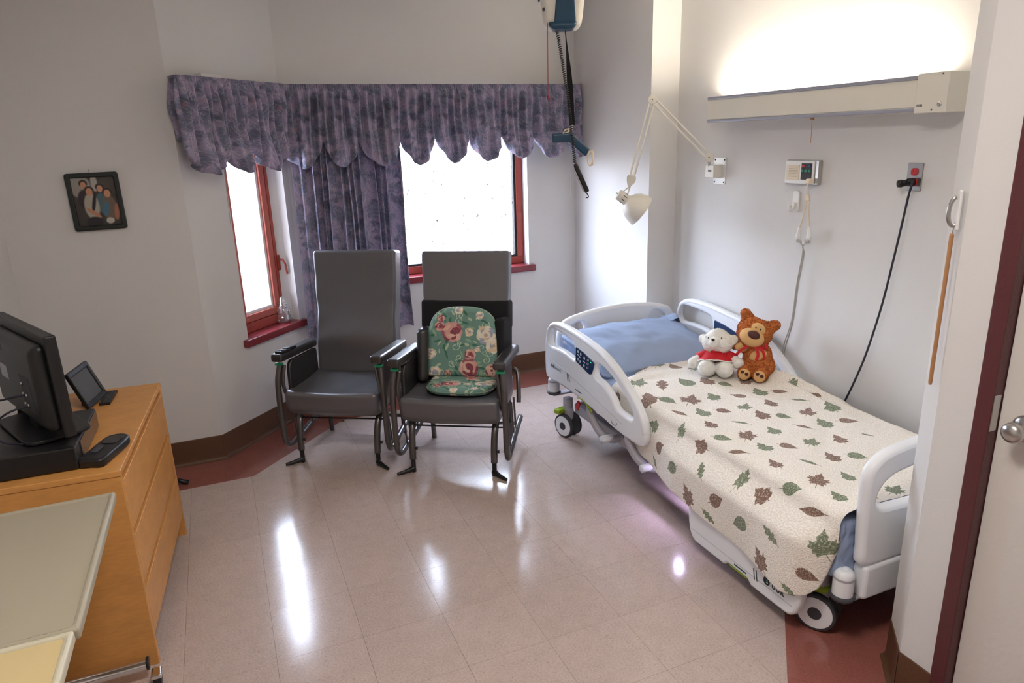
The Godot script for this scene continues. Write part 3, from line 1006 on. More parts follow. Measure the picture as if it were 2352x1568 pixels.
# ------------------------------------------------------------------ drapery
func build_drapery() -> void:
	# path of the valance round the bay: wall, slanted run, back run, wall
	var P := [Vector2(-0.128, -4.10), Vector2(-0.095, -3.985), Vector2(0.497, -4.57), Vector2(2.485, -4.57), Vector2(2.489, -4.70)]
	var L := [0.0]
	for i in 4: L.append(L[i] + P[i].distance_to(P[i + 1]))
	var total: float = L[4]
	var path := func(t: float) -> Array:
		# smoothed by averaging along the path, so that corners are rounded
		var c := Vector2.ZERO
		for q in 5:
			var s: float = clampf(t + (q - 2) * 0.012, 0.0, total)
			var i := 0
			while i < 3 and s > L[i + 1]: i += 1
			c += P[i].lerp(P[i + 1], (s - L[i]) / (L[i + 1] - L[i])) / 5.0
		return [c]
	var t0: float = L[1] + 0.063
	var peaks := [L[1] - 0.02]
	for s in [0.218, 0.399, 0.686]: peaks.append(t0 + s)
	for x in [0.671, 0.894, 1.166, 1.398, 1.632, 1.885, 2.121, 2.359]: peaks.append(L[2] + x - 0.497)
	peaks.append(L[3] + 0.06)
	var soft := noise_at(9.0, 91, 2)
	var top := 2.108
	var f := func(u: float, v: float) -> Array:
		var t := u * total
		var c: Vector2 = path.call(t)[0]
		var e: Vector2 = path.call(minf(t + 0.01, total))[0] - path.call(maxf(t - 0.01, 0.0))[0]
		var nrm := Vector2(-e.y, e.x).normalized()
		var k := 0
		while k < peaks.size() - 2 and t > peaks[k + 1]: k += 1
		var x := clampf((t - peaks[k]) / (peaks[k + 1] - peaks[k]), 0.0, 1.0)
		var belly := pow(maxf(sin(PI * x), 0.0), 0.62)
		var hem := 1.80 - 0.186 * belly + soft.get_noise_2d(t * 0.7, 3.0) * 0.012
		var vv := minf(v / 0.9, 1.0)
		var y := lerpf(top, hem, vv)
		var out := 0.0
		var head := smoothstep(2.075, 2.085, y)
		var ph := t * TAU / 0.0135
		out += head * 0.007 * sin(ph)
		var drop := clampf((2.08 - y) / 0.3, 0.0, 1.0)
		var fold := sin(t * TAU / 0.052 + 2.6 * soft.get_noise_2d(t * 0.35, y * 0.08)) * (1.0 - 0.55 * drop) + 0.8 * sin(t * TAU / 0.118 + 3.0 * soft.get_noise_2d(t * 0.3, 7.0 + y * 0.1)) * drop
		out += (1.0 - head) * (0.009 + 0.020 * minf(drop * 3.0, 1.0)) * fold
		out += soft.get_noise_2d(t * 1.0, y * 0.6) * 0.008 * drop
		# the bottom bellies out between the gathered cords and is pinched at them
		var low := smoothstep(0.45, 1.0, vv)
		out += low * (0.045 * belly - 0.022 * (1.0 - belly))
		out += low * 0.010 * sin((x - 0.5) * 16.0 * (1.3 - vv)) * belly
		if v > 0.9:
			var r := (v - 0.9) / 0.1
			out -= r * (0.02 + 0.05 * belly)
			y += sin(r * PI / 2) * 0.03 * belly - sin(r * PI) * 0.012
		return [Vector3(c.x + nrm.x * out, y, c.y + nrm.y * out), Vector2(t * 1.45, (top - y) * 1.45)]
	var o := part(self, "valance", Geo.new().sheet(760, 40, f).done(), M.drape)
	tag(o, "slate and mauve gathered valance with scalloped hem above both windows", "valance")
	var pleat := func(u: float, v: float) -> Array:
		var y := lerpf(1.86, 0.515, v)
		var wob := soft.get_noise_2d(u * 0.5, v * 0.10)
		var x := lerpf(0.475 - 0.02 * v, 1.165 + 0.02 * v, u) + 0.012 * wob
		var amp := 0.024 * smoothstep(0.06, 0.2, u) + 0.008
		var ph := u * 13.0 + 0.9 * soft.get_noise_2d(u * 0.5, 2.0)
		var tri := sin(ph * TAU) * 0.75 + 0.25 * sin(ph * TAU * 2.0 + 0.6)
		var z := -4.635 + amp * tri + 0.012 * wob
		if u < 0.16: z += (0.16 - u) * 0.16 * v
		x += 0.012 * cos(ph * TAU) * smoothstep(0.06, 0.2, u)
		return [Vector3(x, y, z), Vector2(u * 1.5, v * 1.95)]
	o = part(self, "curtain", Geo.new().sheet(300, 30, pleat).done(), M.drape)
	tag(o, "slate and mauve pleated curtain hanging between the two windows", "curtain")
	var t := frame45()
	var rail := Geo.new()
	rail.rbox(t * at(Vector3(0.49, 2.095, 0.075)), Vector3(0.68, 0.022, 0.05), 0.003, 1)
	rail.rbox(t * at(Vector3(0.21, 2.117, 0.075)), Vector3(0.14, 0.024, 0.05), 0.003, 1)
	rail.rbox(at(Vector3(1.49, 2.09, Z_BACK + 0.06)), Vector3(1.98, 0.02, 0.05), 0.003, 1)
	for s in [0.2, 0.7]: rail.rbox(t * at(Vector3(s, 2.092, 0.028)), Vector3(0.02, 0.014, 0.06), 0.003, 1)
	for x in [0.9, 1.5, 2.2]: rail.rbox(at(Vector3(x, 2.088, Z_BACK + 0.025)), Vector3(0.02, 0.014, 0.06), 0.003, 1)
	o = part(self, "curtain_track", rail.done(), M.vinyl)
	tag(o, "white curtain track with screwed end showing above the valance", "curtain track")
	var wand := part(self, "blind_wand", Geo.new().tube([t * Vector3(0.275, 1.75, 0.035), t * Vector3(0.266, 1.335, 0.03)], 0.0022, 6).ball(t * at(Vector3(0.266, 1.33, 0.03)), Vector3.ONE * 0.004, 8).done(), M.cable_grey)
	tag(wand, "thin blind wand hanging left of the narrow window", "wand")
	var cord := part(self, "pull_cord", Geo.new().tube([Vector3(2.447, 1.80, -4.68), Vector3(2.45, 1.32, -4.68)], 0.0016, 6).ball(at(Vector3(2.45, 1.315, -4.68)), Vector3.ONE * 0.005, 8).done(), M.white_plastic)
	tag(cord, "thin white pull cord hanging beneath the valance right of the wide window", "cord")

# ------------------------------------------------------------------ chairs
func build_chair(base: Vector3, deg: float, label: String) -> Node3D:
	# x to the chair's left as it is seen, z forward, origin between the front feet
	var r := Vector3(cos(deg_to_rad(deg)), 0, sin(deg_to_rad(deg)))
	var t := Transform3D(Basis(r, UPV, Vector3(-r.z, 0, r.x)), base)
	var c := thing("glider_chair", label, "chair", t, "glider chairs by the window")
	var seat_shape := func(p: Vector3) -> Vector3:
		var q := p
		var f := clampf((p.z + 0.25) / 0.5, 0.0, 1.0)
		if p.y > 0.0:
			q.y += -0.022 * cos(p.x * 5.6) * sin(f * PI * 0.95) + 0.012 * smoothstep(0.75, 0.95, f)
			q.y += 0.003 * sin(p.x * 30.0 + p.z * 18.0) * sin(f * PI)
		else:
			q.y -= 0.012 * smoothstep(0.7, 1.0, f) * cos(p.x * 4.5)
		q.z += 0.022 * smoothstep(0.5, 1.0, f) * cos(p.x * 5.0) - 0.03 * smoothstep(0.9, 1.0, f) * smoothstep(0.0, -0.06, p.y)
		return q
	part(c, "seat", Geo.new().rbox(at(Vector3(0, 0.375, -0.205)), Vector3(0.545, 0.125, 0.50), 0.03, 3, Vector3i(10, 2, 10), seat_shape).done(), M.leather)
	var lean := Basis(Vector3.RIGHT, deg_to_rad(-10.3))
	var back_shape := func(p: Vector3) -> Vector3:
		var q := p
		var h := p.y / 0.37
		if p.z > 0.0:
			q.z += 0.03 * exp(-pow((h + 0.42) / 0.28, 2.0)) * cos(p.x * 5.0) + 0.012 * smoothstep(0.5, 1.0, h) - 0.006
			q.z += 0.004 * sin(p.y * 34.0 + absf(p.x) * 40.0) * smoothstep(0.12, 0.24, absf(p.x)) * (1.0 - absf(h))
		q.x *= 1.0 + 0.02 * h - 0.03 * exp(-pow((h + 0.05) / 0.3, 2.0))
		return q
	var back := part(c, "backrest", Geo.new().rbox(at(Vector3(0, 0.775, -0.485), lean), Vector3(0.505, 0.74, 0.115), 0.02, 3, Vector3i(12, 18, 1), back_shape).done(), M.leather)
	for s in [-1.0, 1.0]:
		var pipe := []
		for i in 22:
			var y := -0.33 + 0.66 * i / 21.0
			pipe.append(at(Vector3(0, 0.775, -0.485), lean) * (back_shape.call(Vector3(s * 0.247, y, 0.02)) + Vector3(s * 0.001, 0, 0.018)))
		part(back, "seam", Geo.new().tube(pipe, 0.003, 6).done(), M.leather_dark)
		var tilt := Basis(Vector3.RIGHT, deg_to_rad(-5.0))
		part(c, "armrest", Geo.new().rbox(at(Vector3(s * 0.283, 0.622, -0.175), tilt), Vector3(0.068, 0.046, 0.46), 0.014, 3).done(), M.leather_dark)
		part(c, "arm_panel", Geo.new().slab(at(Vector3(s * 0.262, 0, -0.19), Basis(Vector3(0, 0, 1), Vector3.UP, Vector3(-1, 0, 0))), round_poly([Vector2(-0.2, 0.36), Vector2(0.13, 0.36), Vector2(0.17, 0.42), Vector2(0.165, 0.56), Vector2(0.14, 0.60), Vector2(-0.2, 0.575)], 0.03), [], 0.022, 0.006).done(), M.leather_dark)
		part(c, "green_tab", Geo.new().rbox(at(Vector3(s * 0.286, 0.60, 0.022)), Vector3(0.042, 0.014, 0.022), 0.003, 1).done(), M.green_tab, Transform3D(), "small green plastic tab")
		# outer hoop of bent tube from the arm down and back along the side
		var hoop := curve3([Vector3(s * 0.29, 0.60, 0.0), Vector3(s * 0.302, 0.50, 0.03), Vector3(s * 0.305, 0.34, 0.035), Vector3(s * 0.305, 0.19, 0.03), Vector3(s * 0.305, 0.125, 0.012), Vector3(s * 0.302, 0.095, -0.03), Vector3(s * 0.30, 0.098, -0.10), Vector3(s * 0.297, 0.12, -0.30), Vector3(s * 0.295, 0.14, -0.50)], 6)
		part(c, "side_tube", Geo.new().tube(hoop, 0.0165, 12).done(), M.tube)
		var inner := curve3([Vector3(s * 0.262, 0.59, 0.01), Vector3(s * 0.277, 0.50, 0.02), Vector3(s * 0.279, 0.42, 0.0), Vector3(s * 0.275, 0.36, -0.05)], 6)
		part(c, "arm_post", Geo.new().tube(inner, 0.010, 8).done(), M.tube)
		var leg := curve3([Vector3(s * 0.24, 0.318, -0.24), Vector3(s * 0.237, 0.312, -0.15), Vector3(s * 0.234, 0.288, -0.075), Vector3(s * 0.231, 0.235, -0.03), Vector3(s * 0.229, 0.16, -0.008), Vector3(s * 0.228, 0.075, 0.0)], 6)
		var lg := part(c, "leg", Geo.new().tube(leg, 0.019, 12).done(), M.tube)
		part(lg, "foot", Geo.new().tube([Vector3(s * 0.228, 0.08, 0.0), Vector3(s * 0.228, 0.02, 0.0), Vector3(s * 0.228, 0.0, 0.0)], [0.0125, 0.0125, 0.0135], 12).tube(curve3([Vector3(s * 0.224, 0.022, 0.0), Vector3(s * 0.25, 0.016, 0.022), Vector3(s * 0.29, 0.0095, 0.05), Vector3(s * 0.305, 0.009, 0.06)], 4), [0.016, 0.016, 0.015, 0.014, 0.013, 0.012, 0.011, 0.0105, 0.01, 0.0095, 0.009, 0.009, 0.007], 10).done(), M.black)
		part(lg, "adjusting_knob", Geo.new().tube([Vector3(s * 0.228 + 0.012, 0.14, -0.002), Vector3(s * 0.228 + 0.03, 0.14, -0.002)], [0.006, 0.009], 10).done(), M.black)
		var rear := curve3([Vector3(s * 0.24, 0.315, -0.30), Vector3(s * 0.24, 0.30, -0.40), Vector3(s * 0.24, 0.2, -0.44), Vector3(s * 0.24, 0.0, -0.46)], 6)
		part(c, "leg", Geo.new().tube(rear, 0.0155, 10).done(), M.tube)
		for q in [[-0.09, -0.055], [-0.16, -0.12], [-0.30, -0.26], [-0.38, -0.34]]:
			part(c, "glide_link", Geo.new().tube([Vector3(s * 0.285, 0.325, q[1]), Vector3(s * 0.286, 0.115, q[0])], 0.006, 8).done(), M.tube)
		for q in [[0.318, 0.115, -0.01], [0.31, 0.135, -0.46]]: part(c, "bolt", Geo.new().ball(at(Vector3(s * q[0], q[1], q[2])), Vector3(0.006, 0.006, 0.006), 8).done(), M.black)
		part(c, "seat_rail", Geo.new().rbox(at(Vector3(s * 0.25, 0.318, -0.22)), Vector3(0.03, 0.02, 0.42), 0.004, 1).done(), M.tube)
	part(c, "cross_rod", Geo.new().tube([Vector3(-0.23, 0.262, -0.035), Vector3(0.29, 0.268, -0.035)], 0.0048, 8).done(), M.black)
	part(c, "cross_bar", Geo.new().tube([Vector3(-0.295, 0.13, -0.42), Vector3(0.295, 0.13, -0.42)], 0.012, 10).done(), M.tube)
	return c

func d_shape(w: float, h: float) -> PackedVector2Array:    # flat edge below, rounded above
	return curve2([Vector2(-w * 0.47, -h * 0.5), Vector2(-w * 0.25, -h * 0.5), Vector2(0, -h * 0.5), Vector2(w * 0.25, -h * 0.5), Vector2(w * 0.47, -h * 0.5), Vector2(w * 0.5, -h * 0.42), Vector2(w * 0.5, -h * 0.1), Vector2(w * 0.49, h * 0.16), Vector2(w * 0.42, h * 0.36), Vector2(w * 0.26, h * 0.47), Vector2(0, h * 0.5), Vector2(-w * 0.26, h * 0.47), Vector2(-w * 0.42, h * 0.36), Vector2(-w * 0.49, h * 0.16), Vector2(-w * 0.5, -h * 0.1), Vector2(-w * 0.5, -h * 0.42)], 0.03)

func build_chairs() -> void:
	var left := build_chair(Vector3(0.4615, 0, -3.733), 31.5, "grey vinyl glider chair with bare seat, in front of the curtain")
	var right := build_chair(Vector3(1.0075, 0, -3.3225), 32.5, "grey vinyl glider chair holding floral cushions, nearest the bed")
	part(right, "recline_lever", Geo.new().tube(curve3([Vector3(0.30, 0.52, -0.28), Vector3(0.325, 0.50, -0.27), Vector3(0.335, 0.42, -0.23), Vector3(0.338, 0.35, -0.20)], 5), 0.013, 10).done(), M.tube)
	part(left, "recline_lever", Geo.new().tube(curve3([Vector3(0.30, 0.52, -0.28), Vector3(0.325, 0.50, -0.27), Vector3(0.335, 0.42, -0.23), Vector3(0.338, 0.35, -0.20)], 5), 0.013, 10).done(), M.tube)
	# a black handset lies on the left chair's arm
	var t := left.transform
	var h := thing("remote_control", "black handset lying on the left chair's armrest end", "remote", t * at(Vector3(-0.272, 0.658, -0.01), Basis(Vector3.RIGHT, deg_to_rad(-5.0)) * yaw(-10)))
	part(h, "body", Geo.new().rbox(at(Vector3(0, 0.006, 0)), Vector3(0.05, 0.018, 0.085), 0.008, 3).rbox(at(Vector3(0, 0.012, -0.06)), Vector3(0.036, 0.018, 0.09), 0.008, 3).done(), M.black)
	part(h, "keypad", Geo.new().rbox(at(Vector3(0, 0.016, 0.018)), Vector3(0.034, 0.004, 0.03), 0.0015, 1).done(), M.rubber)
	# cushions and back support on the right chair
	t = right.transform
	var lean := Basis(Vector3.RIGHT, deg_to_rad(-15.0))
	var s := thing("back_support", "black fabric back support strapped round the right chair's backrest", "back support", t * at(Vector3(0.0, 0.75, -0.42)))
	var lean2 := Basis(Vector3.RIGHT, deg_to_rad(-10.3))
	part(s, "strap", Geo.new().rbox(at(Vector3(0, 0.03, -0.065), lean2), Vector3(0.525, 0.17, 0.118), 0.02, 2).done(), M.black_cloth)
	part(s, "side_bolster", Geo.new().rbox(at(Vector3(-0.228, -0.165, 0.10), lean2 * yaw(12)), Vector3(0.062, 0.30, 0.20), 0.028, 3).done(), M.leather_dark)
	part(s, "side_bolster", Geo.new().rbox(at(Vector3(0.232, -0.13, 0.06), lean2 * yaw(-12)), Vector3(0.06, 0.34, 0.16), 0.028, 3).done(), M.black_cloth)
	part(s, "back_pad", Geo.new().rbox(at(Vector3(0.0, -0.12, 0.012), lean2), Vector3(0.42, 0.36, 0.02), 0.009, 2).done(), M.black_cloth)
	var puff := func(w: float, h2: float, th: float) -> ArrayMesh:
		return Geo.new().slab(Transform3D(), d_shape(w, h2), [], th, th * 0.48, 4).done()
	var bc := thing("back_cushion", "teal floral cushion with rounded top propped upright on the right chair", "cushion", t * at(Vector3(0.012, 0.665, -0.305), lean), "floral chair cushions")
	part(bc, "cover", puff.call(0.40, 0.39, 0.055), M.floral)
	part(bc, "piping", Geo.new().tube(ring3(d_shape(0.402, 0.392)), 0.0035, 6, false).done(), M.floral_seat)
	var sc := thing("seat_cushion", "teal floral cushion lying flat on the right chair's seat", "cushion", t * at(Vector3(0.03, 0.457, -0.16), Basis(Vector3.RIGHT, deg_to_rad(90.0))), "floral chair cushions")
	part(sc, "cover", puff.call(0.38, 0.26, 0.042), M.floral_seat)
	part(sc, "piping", Geo.new().tube(ring3(d_shape(0.382, 0.262)), 0.0035, 6, false).done(), M.floral)

func ring3(p: PackedVector2Array) -> Array:
	var out := []
	for q in p: out.append(Vector3(q.x, q.y, 0))
	out.append(out[0])
	out.append(out[1])
	return out

# ------------------------------------------------------------------ dresser corner
func build_dresser() -> void:
	var al := Vector3(0.0737, 0, -0.9973).normalized()      # along the front, away from the camera
	var out := Vector3(-al.z, 0, al.x)
	var t := Transform3D(Basis(out, UPV, -al), Vector3(-0.403, 0, -2.394))   # x outwards, z towards the camera; origin at the near front corner
	var d := thing("dresser", "honey maple dresser with three wide drawers against the left wall", "dresser", t)
	var L := 0.92
	var D := 0.50
	var H := 0.757
	part(d, "top_panel", Geo.new().rbox(at(Vector3(-D / 2 + 0.001, H - 0.011, -L / 2)), Vector3(D + 0.002, 0.022, L + 0.006), 0.003, 1).done(), M.wood)
	for z in [-0.011, -L + 0.011]:
		part(d, "side_panel", Geo.new().rbox(at(Vector3(-D / 2, (H - 0.022) / 2, z)), Vector3(D, H - 0.022, 0.022), 0.002, 1).done(), M.wood)
	part(d, "back_panel", Geo.new(false).box(Transform3D(), Vector3(-D, 0.05, -L + 0.02), Vector3(-D + 0.008, H - 0.022, -0.02)).done(), M.wood)
	part(d, "inner_frame", Geo.new(false).box(Transform3D(), Vector3(-D + 0.02, 0.10, -L + 0.023), Vector3(-0.03, H - 0.03, -0.023)).done(), M.wood_edge)
	for k in 3:
		var y0 := 0.11 + k * 0.208
		var dr := part(d, "drawer", Geo.new().rbox(at(Vector3(-0.009, y0 + 0.093, -L / 2)), Vector3(0.018, 0.184, L - 0.05), 0.002, 1).done(), M.wood)
		part(dr, "finger_lip", Geo.new().rbox(at(Vector3(-0.027, y0 + 0.197, -L / 2)), Vector3(0.010, 0.03, L - 0.05), 0.002, 1).done(), M.wood_edge)
	part(d, "plinth", Geo.new(false).box(Transform3D(), Vector3(-0.06, 0.02, -L + 0.023), Vector3(-0.045, 0.10, -0.023)).done(), M.wood_edge)
	# black sound base, television, picture frame and handsets on top
	var b := thing("media_box", "wide black media box under the television", "media box", at(Vector3(-0.735, 0.757, -2.655), yaw(-1.5)))
	part(b, "case", Geo.new().rbox(at(Vector3(0, 0.041, 0)), Vector3(0.43, 0.078, 0.38), 0.006, 2).done(), M.black)
	part(b, "side_glass", Geo.new().rbox(at(Vector3(0.2165, 0.042, -0.03)), Vector3(0.003, 0.062, 0.30), 0.001, 1).done(), M.smoke_glass)
	for q in [[-0.19, -0.16], [0.19, -0.16], [-0.19, 0.16], [0.19, 0.16]]: part(b, "foot", Geo.new().tube([Vector3(q[0], 0.003, q[1]), Vector3(q[0], 0.0, q[1])], 0.014, 10).done(), M.rubber)
	var dir := Vector3(-0.44, 0, -0.898)
	var rear := Vector3(-0.898, 0, 0.44)
	var tv := thing("television", "black flat television seen from behind, standing on the dresser", "television", Transform3D(Basis(-dir, UPV, rear), Vector3(-0.530, 0.84, -2.462) + dir * 0.28))
	# local x towards the near edge, z out of the back
	var W := 0.56
	part(tv, "bezel", Geo.new().rbox(at(Vector3(0.0, 0.20, -0.004)), Vector3(W, 0.34, 0.036), 0.008, 2).done(), M.black)
	part(tv, "back_shell", Geo.new().rbox(at(Vector3(0.0, 0.195, 0.03)), Vector3(W - 0.05, 0.29, 0.05), 0.02, 2, Vector3i(1, 1, 1), func(p: Vector3) -> Vector3: return Vector3(p.x * (1.0 - maxf(p.z, 0) * 3.0), p.y * (1.0 - maxf(p.z, 0) * 4.0), p.z)).done(), M.black)
	part(tv, "screen", Geo.new().rbox(at(Vector3(0, 0.205, -0.0225)), Vector3(W - 0.04, 0.295, 0.003), 0.001, 1).done(), M.black_gloss)
	part(tv, "neck", Geo.new().rbox(at(Vector3(0, 0.035, 0.01)), Vector3(0.09, 0.06, 0.04), 0.01, 2).done(), M.black)
	part(tv, "stand", Geo.new().slab(at(Vector3(0, 0.006, 0.0), Basis(Vector3.RIGHT, -PI / 2)), rect(0.36, 0.20, 0.05), [], 0.012, 0.003).done(), M.black)
	var slots := Geo.new()
	for i in 9: slots.rbox(at(Vector3(-0.16 + i * 0.012, 0.29, 0.0545)), Vector3(0.005, 0.025, 0.002), 0.0008, 1)
	part(tv, "vent", slots.done(), M.rubber)
	part(tv, "input_plate", Geo.new().rbox(at(Vector3(0.13, 0.165, 0.054)), Vector3(0.10, 0.12, 0.004), 0.001, 1).done(), M.rubber)
	for i in 5: part(tv, "socket", Geo.new().tube([Vector3(0.10 + (i % 2) * 0.03, 0.125 + (i / 2) * 0.035, 0.055), Vector3(0.10 + (i % 2) * 0.03, 0.125 + (i / 2) * 0.035, 0.061)], 0.006, 8).done(), M.steel)
	part(tv, "rating_label", Geo.new().rbox(at(Vector3(-0.10, 0.20, 0.0552)), Vector3(0.08, 0.05, 0.001), 0.0004, 1).done(), M.bed_grey)
	var tt := tv.transform
	part(tv, "cable", Geo.new().tube(curve3([Vector3(0.12, 0.16, 0.06), Vector3(0.08, 0.15, 0.10), Vector3(0.0, 0.12, 0.15), Vector3(-0.02, 0.05, 0.17), Vector3(-0.05, 0.01, 0.20)], 8), 0.0035, 8).done(), M.cable)
	part(tv, "cable", Geo.new().tube(curve3([Vector3(0.13, 0.125, 0.06), Vector3(0.11, 0.11, 0.12), Vector3(0.05, 0.05, 0.16), Vector3(0.09, 0.012, 0.14), Vector3(0.14, 0.006, 0.10)], 8), 0.0035, 8).done(), M.cable)
	# digital frame leaning back, facing the room
	var ed := Vector3(0.219, 0, -0.976)      # along its lower edge, away from the camera
	var hn := Vector3(0.976, 0, 0.219)
	var up2 := (UPV * cos(0.36) - hn * sin(0.36)).normalized()
	var df := thing("digital_frame", "black digital photo frame tilted back on the dresser beside the television", "digital frame", Transform3D(Basis(ed, up2, ed.cross(up2)), Vector3(-0.5585, 0.762, -3.155)))
	part(df, "bezel", Geo.new().slab(at(Vector3(0, 0.081, 0)), rect(0.19, 0.162, 0.006), [rect(0.15, 0.118, 0.003)], 0.016, 0.003).done(), M.black)
	part(df, "screen", Geo.new().rbox(at(Vector3(0, 0.081, -0.002)), Vector3(0.153, 0.121, 0.008), 0.001, 1).done(), M.screen)
	part(df, "easel", Geo.new().rbox(at(Vector3(0, 0.036, -0.036), Basis(Vector3.RIGHT, deg_to_rad(-62.0))), Vector3(0.05, 0.006, 0.08), 0.002, 1).done(), M.black)
	var rc := thing("remote_control", "small black keypad remote lying beyond the digital frame", "remote", at(Vector3(-0.521, 0.757, -3.18), yaw(-4)))
	part(rc, "body", Geo.new().rbox(at(Vector3(0, 0.006, 0)), Vector3(0.042, 0.012, 0.16), 0.004, 2).done(), M.black)
	for i in 18: part(rc, "button", Geo.new().rbox(at(Vector3(-0.012 + (i % 3) * 0.012, 0.0125, -0.06 + (i / 3) * 0.022)), Vector3(0.008, 0.003, 0.010), 0.001, 1).done(), M.rubber)
	var sp := thing("speaker_box", "small black box half hidden behind the television", "box", at(Vector3(-0.74, 0.757, -3.02), yaw(8)))
	part(sp, "case", Geo.new().rbox(at(Vector3(0, 0.075, 0)), Vector3(0.11, 0.15, 0.11), 0.008, 2).done(), M.black)
	part(sp, "grille", Geo.new().rbox(at(Vector3(0.0555, 0.08, 0)), Vector3(0.004, 0.11, 0.085), 0.001, 1).done(), M.black_cloth)
	var ph := thing("phone_cradle", "black phone handset with rounded end at the dresser's near corner", "phone", at(Vector3(-0.456, 0.757, -2.555), yaw(-20)))
	part(ph, "body", Geo.new().slab(at(Vector3(0, 0.016, 0), Basis(Vector3.RIGHT, -PI / 2)), curve2([Vector2(-0.04, -0.105), Vector2(0.0, -0.108), Vector2(0.04, -0.105), Vector2(0.043, -0.03), Vector2(0.043, 0.05), Vector2(0.034, 0.095), Vector2(0.0, 0.11), Vector2(-0.034, 0.095), Vector2(-0.043, 0.05), Vector2(-0.043, -0.03)], 0.02), [], 0.032, 0.008, 3).done(), M.black)
	part(ph, "recess", Geo.new().slab(at(Vector3(0, 0.0325, -0.05), Basis(Vector3.RIGHT, -PI / 2)), rect(0.058, 0.07, 0.02), [], 0.003, 0.001).done(), M.black_gloss)
	part(ph, "keypad", Geo.new().rbox(at(Vector3(-0.012, 0.0335, 0.03)), Vector3(0.022, 0.004, 0.05), 0.001, 1).done(), M.rubber)
	# walking cane lying behind the dresser's far end: the black tip shows
	var cn := thing("walking_cane", "black cane leaning beyond the dresser, only its rubber tip showing", "cane", at(Vector3(-0.345, 0, -3.85)))
	part(cn, "shaft", Geo.new().tube([Vector3(-0.012, 0.014, 0.004), Vector3(-0.52, 0.33, -0.08)], 0.010, 10).done(), M.black)
	part(cn, "tip", Geo.new().tube([Vector3(0.004, 0.012, 0.0), Vector3(-0.02, 0.024, 0.004), Vector3(-0.044, 0.038, 0.0)], [0.013, 0.0125, 0.011], 12).done(), M.black)
	part(cn, "handle", Geo.new().tube(curve3([Vector3(-0.52, 0.33, -0.08), Vector3(-0.56, 0.36, -0.085), Vector3(-0.585, 0.40, -0.08), Vector3(-0.58, 0.44, -0.07)], 5), 0.012, 10).done(), M.black)
	# overbed table in the near left corner: grey top with a moulded beige end
	var ot := thing("overbed_table", "overbed table with grey laminate top and beige moulded end in front of the dresser", "table", at(Vector3(-0.62, 0, -1.75)))
	var rim := func(x0: float, z0: float, x1: float, z1: float, y: float, m: Material, em: Material, called: String) -> void:
		var gg := Geo.new()
		gg.rbox(at(Vector3((x0 + x1) / 2, y - 0.016, (z0 + z1) / 2)), Vector3(x1 - x0, 0.024, z1 - z0), 0.006, 2)
		var o := wpart(ot, called, gg.done(), m)
		var e := Geo.new()
		var o2 := rect(x1 - x0 + 0.012, z1 - z0 + 0.012, 0.008)
		var i2 := rect(x1 - x0 - 0.022, z1 - z0 - 0.022, 0.008)
		e.slab(at(Vector3((x0 + x1) / 2, y - 0.013, (z0 + z1) / 2), Basis(Vector3.RIGHT, -PI / 2)), o2, [i2], 0.030, 0.008, 3)
		wpart(o, "raised_edge", e.done(), em)
	rim.call(-0.86, -2.195, -0.398, -1.535, 0.772, M.grey_top, M.grey_top, "table_top")
	rim.call(-0.86, -1.515, -0.405, -1.06, 0.778, M.beige_top, M.beige_edge, "moulded_end")
	wpart(ot, "support_rail", Geo.new(false).box(Transform3D(), Vector3(-0.80, 0.72, -2.1), Vector3(-0.72, 0.745, -1.1)).done(), M.cream_metal)
	wpart(ot, "column", Geo.new().rbox(at(Vector3(-0.76, 0.41, -1.95)), Vector3(0.07, 0.64, 0.05), 0.008, 2).done(), M.cream_metal)
	wpart(ot, "base_tube", Geo.new().tube([Vector3(-0.80, 0.065, -2.32), Vector3(-0.43, 0.065, -2.325)], 0.02, 14).tube([Vector3(-0.76, 0.085, -2.32), Vector3(-0.76, 0.10, -1.95), Vector3(-0.76, 0.085, -1.55)], 0.02, 14).tube([Vector3(-0.80, 0.065, -1.55), Vector3(-0.43, 0.065, -1.55)], 0.02, 14).done(), M.chrome)
	for q in [[-0.424, -2.325], [-0.424, -1.55]]:
		wpart(ot, "end_cap", Geo.new().tube([Vector3(q[0] - 0.006, 0.065, q[1]), Vector3(q[0] + 0.002, 0.065, q[1])], 0.0225, 14).done(), M.black)
	for q in [[-0.40, -2.285], [-0.78, -2.32], [-0.40, -1.55], [-0.78, -1.55]]:
		var w := wpart(ot, "caster", Geo.new().tube([Vector3(q[0] - 0.012, 0.026, q[1]), Vector3(q[0] + 0.012, 0.026, q[1])], 0.026, 16).done(), M.black)
		wpart(w, "fork", Geo.new().rbox(at(Vector3(q[0], 0.046, q[1])), Vector3(0.034, 0.018, 0.05), 0.006, 2).done(), M.chrome)
	# framed picture on the wall
	var fp := thing("framed_photo", "small dark framed photograph of a group hanging on the left wall", "picture", at(Vector3(-0.549, 1.513, Z_PICTURE), Basis(Vector3(0, 0, 1), deg_to_rad(0.6))))
	part(fp, "frame", Geo.new().slab(at(Vector3(0, 0, 0.012)), rect(0.236, 0.285, 0.014), [rect(0.19, 0.238, 0.004)], 0.022, 0.006, 3).done(), M.frame_green)
	part(fp, "print", Geo.new().slab(at(Vector3(0, 0, 0.008)), rect(0.196, 0.244, 0.002), [], 0.004, 0.0005, 1).done(), M.photo)
	part(fp, "nail", Geo.new().tube([Vector3(-0.006, 0.152, 0.0), Vector3(-0.006, 0.156, 0.012)], 0.0025, 6).tube([Vector3(-0.006, 0.154, 0.008), Vector3(-0.006, 0.142, 0.008)], 0.0015, 6).done(), M.steel)
	# crystal tree on the sill
	var ct := thing("crystal_tree", "small clear crystal tree ornament on the narrow window's sill", "ornament", at(Vector3(0.318, 0.645, -4.66)))
	var prof := []
